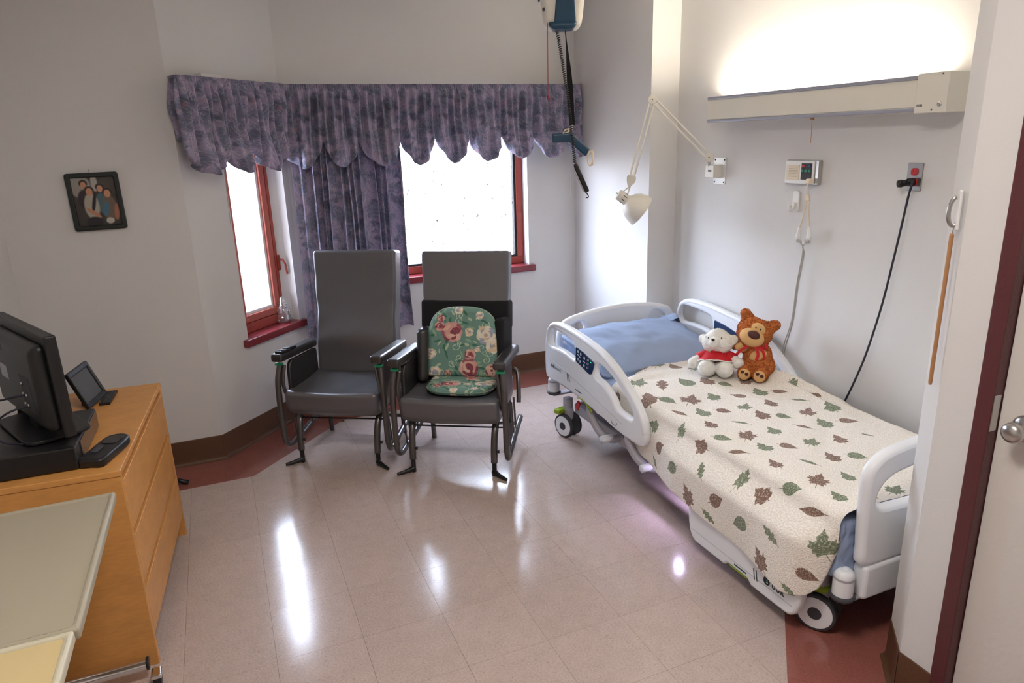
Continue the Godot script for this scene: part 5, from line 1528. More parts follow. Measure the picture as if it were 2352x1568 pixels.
func build_bears() -> void:
	var face := yaw(-41.0)
	var bb := thing("teddy_bear", "brown curly teddy bear with tan muzzle and red ribbon bow", "teddy bear", at(Vector3(2.485, 0.528, -2.70), face.scaled(Vector3.ONE * 0.87)), "teddy bears on the bed")
	var hr := Basis(Vector3(0, 0, 1), deg_to_rad(-19.0)) * Basis(UPV, deg_to_rad(-8.0))
	var ht := at(Vector3(-0.005, 0.262, 0.005), hr)     # head frame
	var caps := [
		[Vector3(0.02, 0.075, 0.0), Vector3(0.0, 0.17, 0.0), 0.086, 0.062],
		[Vector3(0.03, 0.06, 0.02), Vector3(0.06, 0.05, 0.02), 0.066, 0.06],
		[Vector3(-0.035, 0.045, 0.05), Vector3(-0.05, 0.04, 0.12), 0.042, 0.040],
		[Vector3(0.05, 0.045, 0.06), Vector3(0.035, 0.042, 0.145), 0.046, 0.043],
		[Vector3(-0.05, 0.165, 0.0), Vector3(-0.135, 0.185, 0.02), 0.034, 0.026],
		[Vector3(0.06, 0.15, 0.02), Vector3(0.085, 0.07, 0.05), 0.034, 0.032],
		[ht * Vector3(-0.02, 0.0, 0.0), ht * Vector3(0.02, 0.0, 0.0), 0.083, 0.083],
		[ht * Vector3(0, -0.025, 0.01), ht * Vector3(0, -0.025, 0.01), 0.080, 0.080],
		[ht * Vector3(-0.078, 0.068, -0.012), ht * Vector3(-0.090, 0.080, -0.012), 0.034, 0.030],
		[ht * Vector3(0.078, 0.068, -0.012), ht * Vector3(0.090, 0.080, -0.012), 0.034, 0.030]]
	var body := soft_body(caps, 0.0075, 0.02, 0.004)
	part(bb, "body", body, M.fur_brown)
	tufts(bb, "curly_fur", body, 6500, 0.011, M.fur_brown, 3)
	var flat := func(t: Transform3D, r: Vector3) -> ArrayMesh: return Geo.new().ball(t, r, 20).done()
	part(bb, "eye_patch", flat.call(ht * at(Vector3(0.012, 0.036, 0.062)), Vector3(0.044, 0.038, 0.03)), M.fur_tan)
	part(bb, "muzzle", flat.call(ht * at(Vector3(0.0, -0.018, 0.073)), Vector3(0.072, 0.055, 0.046)), M.fur_tan)
	part(bb, "nose", flat.call(ht * at(Vector3(0.006, 0.008, 0.108), Basis(Vector3.RIGHT, -0.5)), Vector3(0.036, 0.025, 0.016)), M.nose_brown)
	for x in [0.0, 0.026]: part(bb, "eye", flat.call(ht * at(Vector3(x, 0.046, 0.086)), Vector3(0.0055, 0.0065, 0.004)), M.black_gloss)
	part(bb, "mouth", Geo.new().tube(curve3([ht * Vector3(-0.016, -0.045, 0.106), ht * Vector3(0.0, -0.052, 0.106), ht * Vector3(0.016, -0.045, 0.106)], 4), 0.0012, 5).done(), M.nose_brown)
	part(bb, "paw", flat.call(at(Vector3(0.02, 0.135, 0.066), Basis(Vector3(0, 0, 1), 0.5)), Vector3(0.052, 0.034, 0.018)), M.fur_tan)
	part(bb, "paw", flat.call(at(Vector3(-0.072, 0.175, 0.045)), Vector3(0.04, 0.03, 0.02)), M.fur_tan)
	for s in [[-0.05, 0.04, 0.148], [0.033, 0.042, 0.176]]:
		var sole := part(bb, "sole", flat.call(at(Vector3(s[0], s[1], s[2])), Vector3(0.033, 0.035, 0.014)), M.fur_tan)
		for q in [[-0.012, 0.018], [0.012, 0.006]]: part(sole, "toe_pad", flat.call(at(Vector3(s[0] + q[0], s[1] + q[1], s[2] + 0.012)), Vector3(0.011, 0.010, 0.004)), M.nose_brown)
	var bow := Geo.new()
	for q in [[Vector3(-0.02, 0.205, 0.078), Vector3(-0.075, 0.165, 0.075), Vector3(-0.10, 0.135, 0.072)], [Vector3(0.0, 0.20, 0.082), Vector3(0.02, 0.15, 0.09), Vector3(0.012, 0.11, 0.088)], [Vector3(0.01, 0.20, 0.08), Vector3(0.05, 0.16, 0.082), Vector3(0.05, 0.115, 0.078)], [Vector3(0.0, 0.205, 0.08), Vector3(-0.045, 0.225, 0.07), Vector3(-0.06, 0.195, 0.065), Vector3(0.0, 0.20, 0.08)], [Vector3(0.0, 0.205, 0.08), Vector3(0.05, 0.215, 0.068), Vector3(0.058, 0.18, 0.066), Vector3(0.0, 0.20, 0.08)]]:
		var c := curve3(q, 6)
		for i in c.size() - 1:
			var d: Vector3 = (c[i + 1] - c[i]).normalized()
			var sd := d.cross(Vector3(0, 0, 1)).normalized() * 0.0085
			bow.quad(c[i] - sd, c[i] + sd, c[i + 1] + sd, c[i + 1] - sd)
			bow.quad(c[i] + sd - Vector3(0, 0, 0.002), c[i] - sd - Vector3(0, 0, 0.002), c[i + 1] - sd - Vector3(0, 0, 0.002), c[i + 1] + sd - Vector3(0, 0, 0.002))
	bow.ball(at(Vector3(0, 0.203, 0.08)), Vector3(0.012, 0.011, 0.009), 10)
	part(bb, "ribbon_bow", bow.done(), M.red_ribbon)
	# white bear in a red dress
	var wb := thing("teddy_bear", "white plush bear in a red velvet dress sitting before the brown bear", "teddy bear", at(Vector3(2.318, 0.527, -2.79), (face * Basis(Vector3.RIGHT, deg_to_rad(-8.0))).scaled(Vector3.ONE * 0.91)), "teddy bears on the bed")
	var h2 := at(Vector3(0.0, 0.185, 0.012), Basis(Vector3.RIGHT, deg_to_rad(-14.0)) * Basis(UPV, deg_to_rad(-14.0)))
	var caps2 := [
		[Vector3(0, 0.055, 0.0), Vector3(0, 0.12, 0.0), 0.062, 0.045],
		[h2 * Vector3(-0.024, 0.0, 0.0), h2 * Vector3(0.024, 0.0, 0.0), 0.064, 0.064],
		[h2 * Vector3(0, 0.015, 0.0), h2 * Vector3(0, 0.018, 0.0), 0.064, 0.064],
		[h2 * Vector3(0, -0.012, 0.055), h2 * Vector3(0, -0.012, 0.066), 0.036, 0.030],
		[h2 * Vector3(-0.085, 0.018, -0.012), h2 * Vector3(-0.087, 0.02, -0.012), 0.027, 0.027],
		[h2 * Vector3(0.085, 0.018, -0.012), h2 * Vector3(0.087, 0.02, -0.012), 0.027, 0.027],
		[Vector3(-0.045, 0.11, 0.0), Vector3(-0.125, 0.062, 0.03), 0.026, 0.034],
		[Vector3(0.045, 0.11, 0.0), Vector3(0.118, 0.078, 0.05), 0.026, 0.034],
		[Vector3(-0.03, 0.045, 0.03), Vector3(-0.05, 0.046, 0.098), 0.044, 0.049],
		[Vector3(0.03, 0.045, 0.03), Vector3(0.048, 0.047, 0.098), 0.044, 0.049]]
	var body2 := soft_body(caps2, 0.0065, 0.012, 0.002)
	part(wb, "body", body2, M.fur_white)
	tufts(wb, "plush_fur", body2, 2500, 0.005, M.fur_white, 4)
	part(wb, "nose", flat.call(h2 * at(Vector3(0, 0.004, 0.097)), Vector3(0.0105, 0.0075, 0.006)), M.black_gloss)
	for x in [-0.036, 0.036]: part(wb, "eye", flat.call(h2 * at(Vector3(x, 0.018, 0.058)), Vector3(0.0055, 0.0055, 0.004)), M.black_gloss)
	var wob := noise_at(18.0, 121, 2)
	var skirt := func(u: float, v: float) -> Array:
		var a := u * TAU
		var r := lerpf(0.052, 0.112, pow(v, 0.8)) * (1.0 + 0.05 * sin(a * 7.0) * v)
		var y := lerpf(0.137, 0.062, v)
		var fwd := maxf(sin(a), 0.0)
		y += 0.036 * fwd * v
		return [Vector3(cos(a) * r * 1.12, y + 0.004 * wob.get_noise_2d(cos(a) * 2.0, v * 3.0), sin(a) * r * (0.95 + 0.12 * fwd * v)), Vector2(u, v)]
	var dress := part(wb, "dress", Geo.new().sheet(64, 12, skirt).tube([Vector3(-0.03, 0.118, 0.002), Vector3(-0.06, 0.103, 0.008), Vector3(-0.094, 0.083, 0.02)], [0.034, 0.036, 0.041], 16).tube([Vector3(0.03, 0.118, 0.002), Vector3(0.06, 0.107, 0.015), Vector3(0.09, 0.092, 0.034)], [0.034, 0.036, 0.041], 16).done(), M.red_velvet)
	var trim := []
	for i in 65: trim.append(skirt.call(i / 64.0, 1.0)[0])
	part(dress, "white_trim", Geo.new().tube(trim, 0.0032, 6, false).done(), M.fur_white)
	var col := []
	for i in 33: col.append(Vector3(cos(TAU * i / 32) * 0.05, 0.137, sin(TAU * i / 32) * 0.046))
	part(dress, "collar_trim", Geo.new().tube(col, 0.0035, 6, false).done(), M.fur_white)
	part(dress, "bow", Geo.new().ball(at(Vector3(-0.018, 0.137, 0.055)), Vector3(0.016, 0.009, 0.006), 10).ball(at(Vector3(0.012, 0.137, 0.057)), Vector3(0.016, 0.009, 0.006), 10).done(), M.red_velvet)

# ------------------------------------------------------------------ things on the bed wall
func build_wall_things() -> void:
	# overbed light: an open-topped trough with lit tubes, and a switch box at its near end
	var ol := thing("overbed_light", "long cream overbed wall light with glowing top above the bed", "wall light", at(Vector3(X_BED, 1.872, -2.647)))
	wpart(ol, "front_panel", Geo.new().rbox(at(Vector3(2.586, 1.872, -2.647)), Vector3(0.012, 0.104, 1.29), 0.003, 1).done(), M.cream_metal)
	for y in [1.812, 1.931]: wpart(ol, "edge_strip", Geo.new().rbox(at(Vector3(2.585, y, -2.647)), Vector3(0.018, 0.016, 1.294), 0.004, 2).done(), M.alu)
	wpart(ol, "bottom_panel", Geo.new(false).box(Transform3D(), Vector3(2.59, 1.804, -3.292), Vector3(2.699, 1.81, -2.0)).done(), M.cream_metal)
	wpart(ol, "back_panel", Geo.new(false).box(Transform3D(), Vector3(2.693, 1.81, -3.292), Vector3(2.6995, 1.925, -2.0)).done(), M.cream_metal)
	for z in [-3.293, -2.003]: wpart(ol, "end_cap", Geo.new().rbox(at(Vector3(2.64, 1.872, z)), Vector3(0.118, 0.134, 0.005), 0.002, 1).done(), M.lamp_white)
	for x in [2.62, 2.665]: wpart(ol, "light_tube", Geo.new().tube([Vector3(x, 1.888, -3.25), Vector3(x, 1.888, -2.04)], 0.008, 10).done(), M.tube_glow)
	var box := wpart(ol, "switch_box", Geo.new().rbox(at(Vector3(2.625, 1.8705, -1.934)), Vector3(0.15, 0.146, 0.132), 0.003, 1).done(), M.cream_metal)
	wpart(box, "key_switch", Geo.new().tube([Vector3(2.552, 1.828, -1.895), Vector3(2.547, 1.828, -1.895)], 0.009, 14).done(), M.steel)
	var vents := Geo.new()
	for i in 6: vents.rbox(at(Vector3(2.5495, 1.826, -1.988 + i * 0.004)), Vector3(0.001, 0.010, 0.002), 0.0003, 1)
	wpart(box, "rating_plate", vents.done(), M.rubber)
	for q in [[1.936, -1.895], [1.808, -1.925]]: wpart(box, "screw", Geo.new().tube([Vector3(2.551, q[0], q[1]), Vector3(2.548, q[0], q[1])], 0.003, 8).done(), M.rubber)
	wpart(ol, "pull_switch", Geo.new().rbox(at(Vector3(2.60, 1.799, -2.556)), Vector3(0.012, 0.012, 0.016), 0.002, 1).tube([Vector3(2.60, 1.795, -2.556), Vector3(2.60, 1.69, -2.553)], 0.0012, 6).done(), M.stick)
	var al := AreaLight3D.new()
	al.name = "overbed_lamp"
	al.area_size = Vector2(0.07, 1.2)
	al.light_color = Color(1.0, 0.96, 0.88)
	al.light_energy = OVERBED
	al.shadow_enabled = true
	al.area_range = 12.0
	al.area_attenuation = 2.0
	ol.add_child(al)
	al.transform = world_of(ol).affine_inverse() * at(Vector3(2.642, 1.90, -2.645), Basis(Vector3.RIGHT, PI / 2))
	# swing-arm lamp
	var sl := thing("swing_arm_lamp", "cream swing-arm reading lamp folded out from the wall above the bed", "lamp", at(Vector3(X_BED, 1.54, -3.305)))
	var plate := wpart(sl, "wall_plate", Geo.new().slab(Transform3D(Basis(Vector3(0, 0, 1), UPV, Vector3(-1, 0, 0)), Vector3(2.697, 1.539, -3.305)), rect(0.10, 0.148, 0.008), [], 0.006, 0.001, 1).done(), M.white_plastic)
	for q in [[0.04, 0.062], [-0.04, 0.062], [0.04, -0.062], [-0.04, -0.062]]: wpart(plate, "screw", Geo.new().ball(at(Vector3(2.693, 1.539 + q[1], -3.305 + q[0])), Vector3(0.003, 0.005, 0.005), 8).done(), M.rubber)
	var br := wpart(sl, "bracket", Geo.new().rbox(at(Vector3(2.662, 1.538, -3.318)), Vector3(0.06, 0.07, 0.075), 0.004, 1).done(), M.cream_metal)
	wpart(br, "rating_plate", Geo.new().rbox(at(Vector3(2.6315, 1.542, -3.315)), Vector3(0.001, 0.010, 0.03), 0.0003, 1).done(), M.rubber)
	var pv0 := Vector3(2.612, 1.618, -3.300)
	var el := Vector3(2.40, 1.944, -3.562)
	var wr := Vector3(2.25, 1.504, -3.541)
	wpart(sl, "post", Geo.new().tube([Vector3(2.64, 1.565, -3.33), Vector3(2.632, 1.59, -3.325), pv0], 0.008, 10).done(), M.cream_metal)
	var seen := Vector3(-0.66, -0.0, 0.75)
	for j in [[pv0, 0.027], [el, 0.026]]:
		var d := wpart(sl, "pivot_disc", Geo.new().tube([j[0] - seen * 0.014, j[0] - seen * 0.011, j[0] + seen * 0.011, j[0] + seen * 0.014], [j[1] - 0.004, j[1], j[1], j[1] - 0.004], 24).done(), M.cream_metal)
		wpart(d, "screw", Geo.new().ball(at(j[0] + seen * 0.0145), Vector3(0.004, 0.004, 0.004), 8).done(), M.rubber)
	for s in [[pv0, el], [el, wr]]:
		var d: Vector3 = (s[1] - s[0]).normalized()
		var sdv := d.cross(seen).normalized()
		for o in [-0.013, 0.013]: wpart(sl, "arm", Geo.new().tube([s[0] + d * 0.012 + sdv * o, s[1] - d * 0.012 + sdv * o], 0.0062, 8).done(), M.cream_metal)
	wpart(sl, "knuckle", Geo.new().slab(Transform3D(look(seen), wr), curve2([Vector2(-0.022, 0.022), Vector2(0.022, 0.022), Vector2(0.026, -0.01), Vector2(0.0, -0.036), Vector2(-0.02, -0.03)], 0.01), [], 0.014, 0.003).done(), M.cream_metal)
	var axis := Vector3(0.74, -0.60, 0.30).normalized()
	var apex := Vector3(2.175, 1.425, -3.56)
	var st := Transform3D(Basis(Quaternion(UPV, axis)), apex)
	var shade := wpart(sl, "lamp_shade", Geo.new().lathe(st, [Vector2(0.0, 0.0), Vector2(0.030, 0.0), Vector2(0.031, 0.006), Vector2(0.031, 0.062), Vector2(0.036, 0.068), Vector2(0.06, 0.085), Vector2(0.082, 0.115), Vector2(0.093, 0.155), Vector2(0.095, 0.175), Vector2(0.092, 0.175), Vector2(0.088, 0.15), Vector2(0.074, 0.112), Vector2(0.05, 0.085), Vector2(0.0, 0.08)], 36).done(), M.lamp_white)
	var slots := Geo.new()
	for i in 8: slots.rbox(st * at(Vector3(cos(TAU * i / 8) * 0.031, 0.04, sin(TAU * i / 8) * 0.031), Basis(UPV, -TAU * i / 8)), Vector3(0.002, 0.026, 0.004), 0.0008, 1)
	wpart(shade, "vent_slots", slots.done(), M.rubber)
	wpart(shade, "switch", Geo.new().tube([st * Vector3(0, 0.0, 0), st * Vector3(0, -0.014, 0)], 0.004, 8).done(), M.steel)
	wpart(sl, "shade_link", Geo.new().tube([wr + Vector3(-0.004, -0.03, 0), st * Vector3(0.0, 0.06, 0.0)], 0.005, 8).tube([wr + Vector3(-0.004, -0.034, 0), st * Vector3(0.0, 0.01, 0.0)], 0.004, 8).done(), M.cream_metal)
	# nurse-call panel
	var np := thing("nurse_station", "nurse call panel with speaker grille and coloured buttons on the wall", "call panel", at(Vector3(X_BED, 1.55, -2.67)))
	var sf := Transform3D(Basis(Vector3(0, 0, 1), UPV, Vector3(-1, 0, 0)), Vector3(X_BED - 0.001, 1.551, -2.672))
	part_w(np, "backbox", Geo.new().rbox(sf * at(Vector3(0.006, 0, 0.012)), Vector3(0.205, 0.116, 0.024), 0.003, 1).done(), M.steel)
	part_w(np, "face", Geo.new().rbox(sf * at(Vector3(-0.006, 0, 0.027)), Vector3(0.185, 0.108, 0.008), 0.002, 1).done(), M.white_plastic)
	var spk := part_w(np, "speaker", Geo.new().rbox(sf * at(Vector3(-0.045, -0.002, 0.032)), Vector3(0.082, 0.072, 0.004), 0.001, 1).done(), M.panel_cream)
	var dots := Geo.new()
	for i in 7:
		for j in 9: dots.rbox(sf * at(Vector3(-0.068 + j * 0.0068, 0.024 - i * 0.0075, 0.0342)), Vector3(0.0025, 0.0025, 0.001), 0.0005, 1)
	part_w(spk, "holes", dots.done(), M.rubber)
	var keys := part_w(np, "key_block", Geo.new().rbox(sf * at(Vector3(0.042, 0.004, 0.032)), Vector3(0.066, 0.078, 0.004), 0.001, 1).done(), M.rubber)
	for b in [[0.024, 0.03, M.red_plastic], [0.062, 0.03, M.blue_plastic], [0.02, 0.008, M.green_plastic], [0.042, 0.008, M.green_plastic], [0.063, 0.008, M.green_plastic]]: part_w(keys, "button", Geo.new().rbox(sf * at(Vector3(b[0], b[1], 0.0355)), Vector3(0.016, 0.012, 0.005), 0.0015, 1).done(), b[2])
	var cc := thing("splitter_lead", "cream call cord splitting to two plugs hanging from the call panel", "cord", at(Vector3(2.66, 1.52, -2.586)))
	wpart(cc, "plug", Geo.new().rbox(at(Vector3(2.645, 1.512, -2.584)), Vector3(0.03, 0.026, 0.03), 0.008, 2).done(), M.panel_cream)
	wpart(cc, "cable", Geo.new().tube(curve3([Vector3(2.635, 1.505, -2.584), Vector3(2.64, 1.47, -2.590), Vector3(2.65, 1.45, -2.593)], 5), 0.004, 8).done(), M.panel_cream)
	wpart(cc, "splitter", Geo.new().slab(Transform3D(Basis(Vector3(0, 0, 1), UPV, Vector3(-1, 0, 0)), Vector3(2.652, 1.432, -2.593)), round_poly([Vector2(-0.016, -0.012), Vector2(0.016, -0.012), Vector2(0.01, 0.02), Vector2(-0.01, 0.02)], 0.005), [], 0.012, 0.003).done(), M.panel_cream)
	for s in [[-2.601, -2.636, 1.245, 1.226], [-2.586, -2.568, 1.25, 1.232]]:
		var c := wpart(cc, "cable", Geo.new().tube(curve3([Vector3(2.652, 1.42, s[0]), Vector3(2.654, 1.35, lerpf(s[0], s[1], 0.3)), Vector3(2.655, s[2] + 0.03, s[1])], 6), 0.0035, 8).done(), M.panel_cream)
		wpart(c, "jack", Geo.new().tube([Vector3(2.655, s[2] + 0.045, s[1] + (0.004 if s[1] < -2.606 else -0.002)), Vector3(2.655, s[2], s[1]), Vector3(2.655, s[2] - 0.016, s[1])], [0.006, 0.0125, 0.011], 12).done(), M.white_plastic)
		wpart(c, "plug", Geo.new().rbox(at(Vector3(2.655, s[3] - 0.008, s[1] + (0.008 if s[1] < -2.606 else -0.008))), Vector3(0.014, 0.014, 0.03), 0.005, 2).done(), M.cable_grey)
	for s in [[-2.624, 0.0], [-2.578, 0.005]]:
		wpart(cc, "bed_lead", Geo.new().tube(curve3([Vector3(2.655, 1.216, s[0]), Vector3(2.658, 1.195, -2.604), Vector3(2.66 + s[1], 1.15, -2.604 + s[1]), Vector3(2.665 + s[1], 1.0, -2.628 + s[1]), Vector3(2.668 + s[1], 0.80, -2.646 + s[1]), Vector3(2.675 + s[1], 0.60, -2.70 + s[1] * 2), Vector3(2.675 + s[1], 0.40, -2.646)], 6), 0.0032, 8).done(), M.cable_grey)
	var hk := thing("wall_hook", "small white adhesive hook on the wall beneath the call panel", "hook", at(Vector3(X_BED, 1.406, -2.708)))
	part_w(hk, "plate", Geo.new().slab(Transform3D(Basis(Vector3(0, 0, 1), UPV, Vector3(-1, 0, 0)), Vector3(2.6945, 1.406, -2.708)), rect(0.042, 0.108, 0.018), [], 0.010, 0.004, 3).done(), M.white_plastic)
	part_w(hk, "hook", Geo.new().tube(curve3([Vector3(2.69, 1.40, -2.708), Vector3(2.676, 1.372, -2.708), Vector3(2.662, 1.368, -2.710), Vector3(2.656, 1.39, -2.712)], 6), 0.009, 10).done(), M.white_plastic)
	# outlet with plug and black lead
	var ou := thing("wall_outlet", "steel wall outlet plate with two red sockets", "outlet", at(Vector3(X_BED, 1.548, -2.072)))
	var of := Transform3D(Basis(Vector3(0, 0, 1), UPV, Vector3(-1, 0, 0)), Vector3(2.697, 1.548, -2.072))
	part_w(ou, "plate", Geo.new().slab(of, rect(0.07, 0.114, 0.004), [], 0.006, 0.002, 2).done(), M.plate)
	for y in [0.021, -0.021]:
		var so := part_w(ou, "socket", Geo.new().slab(of * at(Vector3(0, y, 0.0035)), rect(0.034, 0.03, 0.012), [], 0.004, 0.0012, 1).done(), M.red_plastic)
		for x in [-0.006, 0.006]: part_w(so, "slot", Geo.new().rbox(of * at(Vector3(x, y + 0.003, 0.0058)), Vector3(0.002, 0.008, 0.001), 0.0003, 1).done(), M.black)
	var pl := thing("power_cord", "black power cord plugged into the outlet and running down behind the bed", "cord", at(Vector3(2.67, 1.52, -2.08)))
	wpart(pl, "plug", Geo.new().tube([Vector3(2.692, 1.527, -2.074), Vector3(2.676, 1.527, -2.076), Vector3(2.66, 1.525, -2.082), Vector3(2.645, 1.523, -2.09)], [0.017, 0.0165, 0.013, 0.015], 16).tube([Vector3(2.646, 1.523, -2.09), Vector3(2.634, 1.522, -2.096)], [0.0165, 0.0145], 16).rbox(at(Vector3(2.664, 1.536, -2.064)), Vector3(0.018, 0.018, 0.03), 0.007, 2).done(), M.black)
	wpart(pl, "cable", Geo.new().tube(curve3([Vector3(2.664, 1.537, -2.052), Vector3(2.655, 1.52, -2.048), Vector3(2.648, 1.47, -2.052), Vector3(2.64, 1.35, -2.06), Vector3(2.635, 1.20, -2.075), Vector3(2.635, 1.02, -2.10), Vector3(2.64, 0.86, -2.135), Vector3(2.648, 0.72, -2.175), Vector3(2.655, 0.58, -2.225), Vector3(2.66, 0.46, -2.27), Vector3(2.665, 0.30, -2.31)], 8), 0.0048, 10).done(), M.cable)
	# wall hook with a wooden rod on the corner of the wing wall
	var cn := Vector3(-0.7071, 0, -0.7071)     # out of the slanted face
	var ca := Vector3(-0.7071, 0, 0.7071)      # along it towards the camera
	var c0 := Vector3(1.822, 0, -1.253)
	var wh := thing("coat_hook", "white curved wall hook on the corner by the door", "hook", at(c0 + Vector3(0, 1.53, 0)))
	part_w(wh, "plate", Geo.new().rbox(Transform3D(Basis(ca, UPV, ca.cross(UPV)), c0 + cn * 0.004 + Vector3(0, 1.532, 0)), Vector3(0.022, 0.105, 0.008), 0.003, 2).done(), M.white_plastic)
	var hp := []
	for i in 13:
		var a := PI * 0.5 + PI * 1.25 * i / 12.0
		hp.append(c0 + cn * (0.013 - 0.014 * cos(a)) + Vector3(0, 1.528 + 0.038 * sin(a), 0))
	part_w(wh, "hook_arm", Geo.new().tube(hp, 0.0055, 10).done(), M.steel)
	var rod := thing("wooden_rod", "slim wooden rod hanging by a wire loop from the corner hook", "rod", at(c0 + cn * 0.012 + Vector3(0, 1.05, 0)))
	var r0 := c0 + cn * 0.012
	part_w(rod, "wood", Geo.new().tube([r0 + Vector3(0, 1.04, 0), r0 + Vector3(0, 1.05, 0), r0 + Vector3(0, 1.465, 0), r0 + Vector3(0, 1.47, 0)], [0.004, 0.0055, 0.0055, 0.004], 12).done(), M.stick)
	part_w(rod, "wire_loop", Geo.new().tube([r0 + Vector3(0, 1.466, 0), r0 + cn * -0.003 + Vector3(0, 1.50, 0)], 0.0015, 6).done(), M.steel)

func part_w(p: Node, called: String, mesh: Mesh, m: Material) -> MeshInstance3D:
	return wpart(p, called, mesh, m)

# ------------------------------------------------------------------ ceiling lift
func build_lift() -> void:
	var o := Vector3(1.69, 2.25, -3.3)
	var face := yaw(-27.0)
	var t := at(o, face)
	var tr := thing("ceiling_track", "white ceiling rail carrying the patient lift", "rail", at(Vector3(1.69, WALL_TOP, -3.0)))
	wpart(tr, "rail", Geo.new().rbox(at(Vector3(1.69, WALL_TOP - 0.035, -2.9)), Vector3(0.07, 0.07, 3.2), 0.006, 1).done(), M.white_plastic)
	var l := thing("patient_lift", "white and navy patient lift motor hanging from the ceiling rail", "patient lift", t)
	var taper := func(p: Vector3) -> Vector3:
		var k := 1.0 - 0.20 * smoothstep(0.05, -0.2, p.y)
		return Vector3(p.x * k, p.y, p.z * k)
	part(l, "housing", Geo.new().rbox(at(Vector3(0, 0.205, 0)), Vector3(0.235, 0.40, 0.20), 0.05, 4, Vector3i(4, 8, 4), taper).done(), M.lamp_white)
	part(l, "hanger", Geo.new().rbox(at(Vector3(0, 0.415, 0)), Vector3(0.06, 0.04, 0.08), 0.004, 1).done(), M.steel)
	part(l, "front_panel", Geo.new().slab(at(Vector3(0.012, 0.080, 0.090), Basis(Vector3.RIGHT, deg_to_rad(9.0))), round_poly([Vector2(-0.052, -0.05), Vector2(0.052, -0.05), Vector2(0.044, 0.055), Vector2(-0.042, 0.055)], 0.012), [], 0.012, 0.004, 2).done(), M.teal)
	part(l, "strap_guard", Geo.new().rbox(at(Vector3(0.0, 0.018, 0.035)), Vector3(0.13, 0.036, 0.12), 0.017, 3, Vector3i(4, 1, 4), func(p: Vector3) -> Vector3: return Vector3(p.x * (1.0 + p.y * 9.0), p.y, p.z)).done(), M.teal)
	part(l, "side_badge", Geo.new().rbox(at(Vector3(-0.09, 0.09, 0.085), yaw(-25)), Vector3(0.012, 0.016, 0.002), 0.001, 1).done(), M.rubber)
	part(l, "side_vent", Geo.new().rbox(at(Vector3(-0.107, 0.16, 0.03), yaw(-60)), Vector3(0.04, 0.05, 0.006), 0.003, 1).done(), M.teal)
	part(l, "emergency_cord", Geo.new().tube([Vector3(-0.072, 0.03, 0.085), Vector3(-0.075, -0.305, 0.085)], 0.0018, 6).tube([Vector3(-0.075, -0.30, 0.085), Vector3(-0.075, -0.318, 0.085)], 0.004, 8).done(), M.red_cord, Transform3D(), "thin red cord")
	# flat lifting strap, twisted once on its way down
	var strap := func(u: float, v: float) -> Array:
		var y := -0.44 * v
		var a := lerpf(1.45, 0.35, smoothstep(0.0, 0.7, v))
		var w := (u - 0.5) * 0.030
		return [Vector3(0.012 + 0.004 * sin(v * 3.0) + w * cos(a) + 0.03 * v, y, 0.035 + w * sin(a)), Vector2(u, v)]
	part(l, "strap", Geo.new().sheet(4, 24, strap).sheet(4, 24, func(u: float, v: float) -> Array:
		var q: Array = strap.call(1.0 - u, v)
		return [q[0] + Vector3(0.0005, 0, -0.0025), q[1]]).done(), M.black_cloth)
	var bar := thing("spreader_bar", "teal sling bar hanging from the lift strap in front of the valance", "sling bar", t * at(Vector3(0.045, -0.50, 0.035)))
	part(bar, "bar", Geo.new().rbox(at(Vector3(-0.055, 0.0, 0.0), Basis(Vector3(0, 0, 1), deg_to_rad(2.0))), Vector3(0.10, 0.048, 0.03), 0.012, 3).rbox(at(Vector3(0.03, -0.038, 0.0), Basis(Vector3(0, 0, 1), deg_to_rad(-42.0))), Vector3(0.13, 0.042, 0.03), 0.012, 3).done(), M.teal)
	part(bar, "swivel", Geo.new().tube([Vector3(-0.005, 0.02, 0), Vector3(-0.008, 0.06, 0)], 0.008, 10).done(), M.steel)
	part(bar, "strap_clip", Geo.new().slab(at(Vector3(-0.03, 0.03, 0.018)), round_poly([Vector2(-0.022, -0.012), Vector2(0.014, -0.004), Vector2(0.012, 0.016), Vector2(-0.012, 0.008)], 0.005), [round_poly([Vector2(-0.014, -0.006), Vector2(0.006, -0.001), Vector2(0.005, 0.008), Vector2(-0.006, 0.004)], 0.002)], 0.006, 0.001).done(), M.panel_cream)
	var hook := []
	for i in 15:
		var a := TAU * i / 12.0
		hook.append(Vector3(0.088 + 0.013 * cos(a), -0.105 + 0.036 * sin(a), 0.012))
	part(bar, "sling_hook", Geo.new().tube(hook, 0.005, 8).tube([Vector3(0.10, -0.065, 0.012), Vector3(0.104, -0.14, 0.012)], 0.005, 8).done(), M.panel_cream)
	# hand control on a coiled lead
	var hc := thing("lift_control", "black and white lift handset hanging on a coiled black lead", "hand control", t * at(Vector3(0.075, -0.70, 0.06)))
	part(hc, "body", Geo.new().rbox(at(Vector3(0.012, 0.0, 0.0), Basis(Vector3(0, 0, 1), deg_to_rad(24.0))), Vector3(0.024, 0.155, 0.045), 0.008, 2).done(), M.black)
	part(hc, "label_plate", Geo.new().rbox(at(Vector3(-0.002, -0.006, 0.0), Basis(Vector3(0, 0, 1), deg_to_rad(24.0))), Vector3(0.008, 0.13, 0.042), 0.003, 1).done(), M.bed_grey)
	part(hc, "wrist_loop", Geo.new().tube(curve3([Vector3(0.03, -0.068, 0.0), Vector3(0.046, -0.085, 0.0), Vector3(0.048, -0.098, 0.0), Vector3(0.036, -0.10, 0.0)], 5), 0.003, 6).done(), M.black)
	var coil := []
	var start := Vector3(-0.105, 0.72, -0.02)
	var finish := Vector3(-0.020, 0.075, 0.0)
	var turns := 62
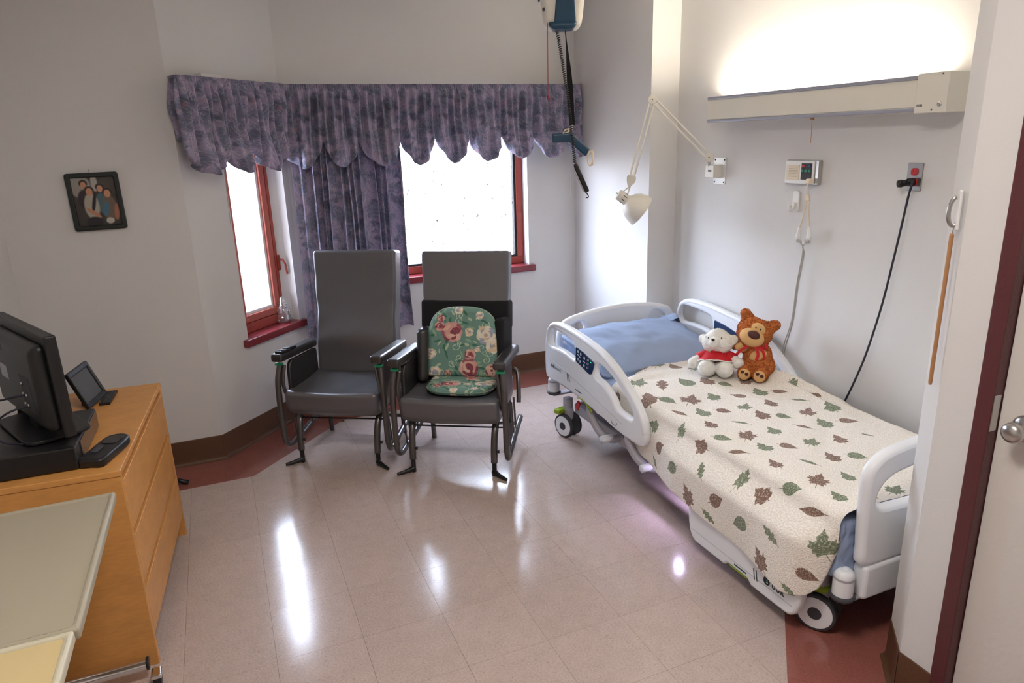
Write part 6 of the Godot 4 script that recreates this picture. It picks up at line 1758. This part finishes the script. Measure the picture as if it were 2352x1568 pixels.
	for i in turns * 10 + 1:
		var k := float(i) / (turns * 10)
		var c := start.lerp(finish, k) + Vector3(0.008 * sin(k * PI), 0, 0.03 * sin(k * PI))
		var a := TAU * turns * k
		coil.append(c + Vector3(cos(a), 0, sin(a)) * 0.0075)
	part(hc, "coiled_lead", Geo.new().tube(coil, 0.0021, 5).done(), M.black)

# ------------------------------------------------------------------ start
const OVERBED := 0.68

func glow(c: Color, e: float) -> StandardMaterial3D:
	var m := mat(c, 0.5)
	m.emission_enabled = true
	m.emission = c
	m.emission_energy_multiplier = e
	return m

func _ready() -> void:
	# camera
	var cam := Camera3D.new()
	cam.name = "camera"
	cam.fov = 52.46
	cam.near = 0.02
	cam.transform = Transform3D(Basis(UPV, -0.392882) * Basis(Vector3.RIGHT, -0.283681) * Basis(Vector3(0, 0, 1), -0.032119), Vector3(0, 1.75, 0))
	add_child(cam)
	# overcast daylight outside
	var sky_mat := ProceduralSkyMaterial.new()
	sky_mat.sky_top_color = Color(0.84, 0.90, 1.0)
	sky_mat.sky_horizon_color = Color(0.92, 0.95, 1.0)
	sky_mat.ground_bottom_color = Color(0.42, 0.42, 0.43)
	sky_mat.ground_horizon_color = Color(0.66, 0.67, 0.70)
	var sky := Sky.new()
	sky.sky_material = sky_mat
	var env := Environment.new()
	env.background_mode = Environment.BG_SKY
	env.sky = sky
	env.background_energy_multiplier = 12.5
	env.tonemap_mode = Environment.TONE_MAPPER_LINEAR
	env.tonemap_exposure = 2.75
	env.sdfgi_enabled = true
	env.ssao_enabled = true
	env.ssil_enabled = true
	var we := WorldEnvironment.new()
	we.name = "surroundings"
	we.environment = env
	add_child(we)
	M.led_green = glow(srgb(60, 230, 150), 1.0)
	M.led_white = glow(Color(0.92, 0.88, 1.0), 8.0)
	M.tube_glow = glow(Color(1.0, 0.95, 0.85), 4.0)
	M.ceiling_glow = glow(Color(1.0, 0.95, 0.88), 2.0)
	rng.seed = 1
	make_materials()
	# ceiling light in the middle of the room, above the frame
	var cl := thing("ceiling_light", "square ceiling light panel above the middle of the room", "ceiling light", at(Vector3(0.4, WALL_TOP, -0.9)))
	part(cl, "frame", Geo.new().slab(at(Vector3(0, -0.012, 0), Basis(Vector3.RIGHT, -PI / 2)), rect(0.62, 0.62, 0.01), [rect(0.57, 0.57, 0.005)], 0.024, 0.003).done(), M.white_plastic)
	part(cl, "diffuser", Geo.new(false).box(Transform3D(), Vector3(-0.29, -0.012, -0.29), Vector3(0.29, -0.006, 0.29)).done(), M.ceiling_glow)
	var al := AreaLight3D.new()
	al.name = "ceiling_lamp"
	al.area_size = Vector2(0.56, 0.56)
	al.light_color = Color(1.0, 0.97, 0.94)
	al.light_energy = 1.15
	al.shadow_enabled = true
	al.area_range = 12.0
	al.area_attenuation = 2.0
	cl.add_child(al)
	al.transform = at(Vector3(0, -0.03, 0), Basis(Vector3.RIGHT, -PI / 2))
	build_room()
	build_drapery()
	build_bed()
	build_chairs()
	build_dresser()
	build_bears()
	build_wall_things()
	build_lift()
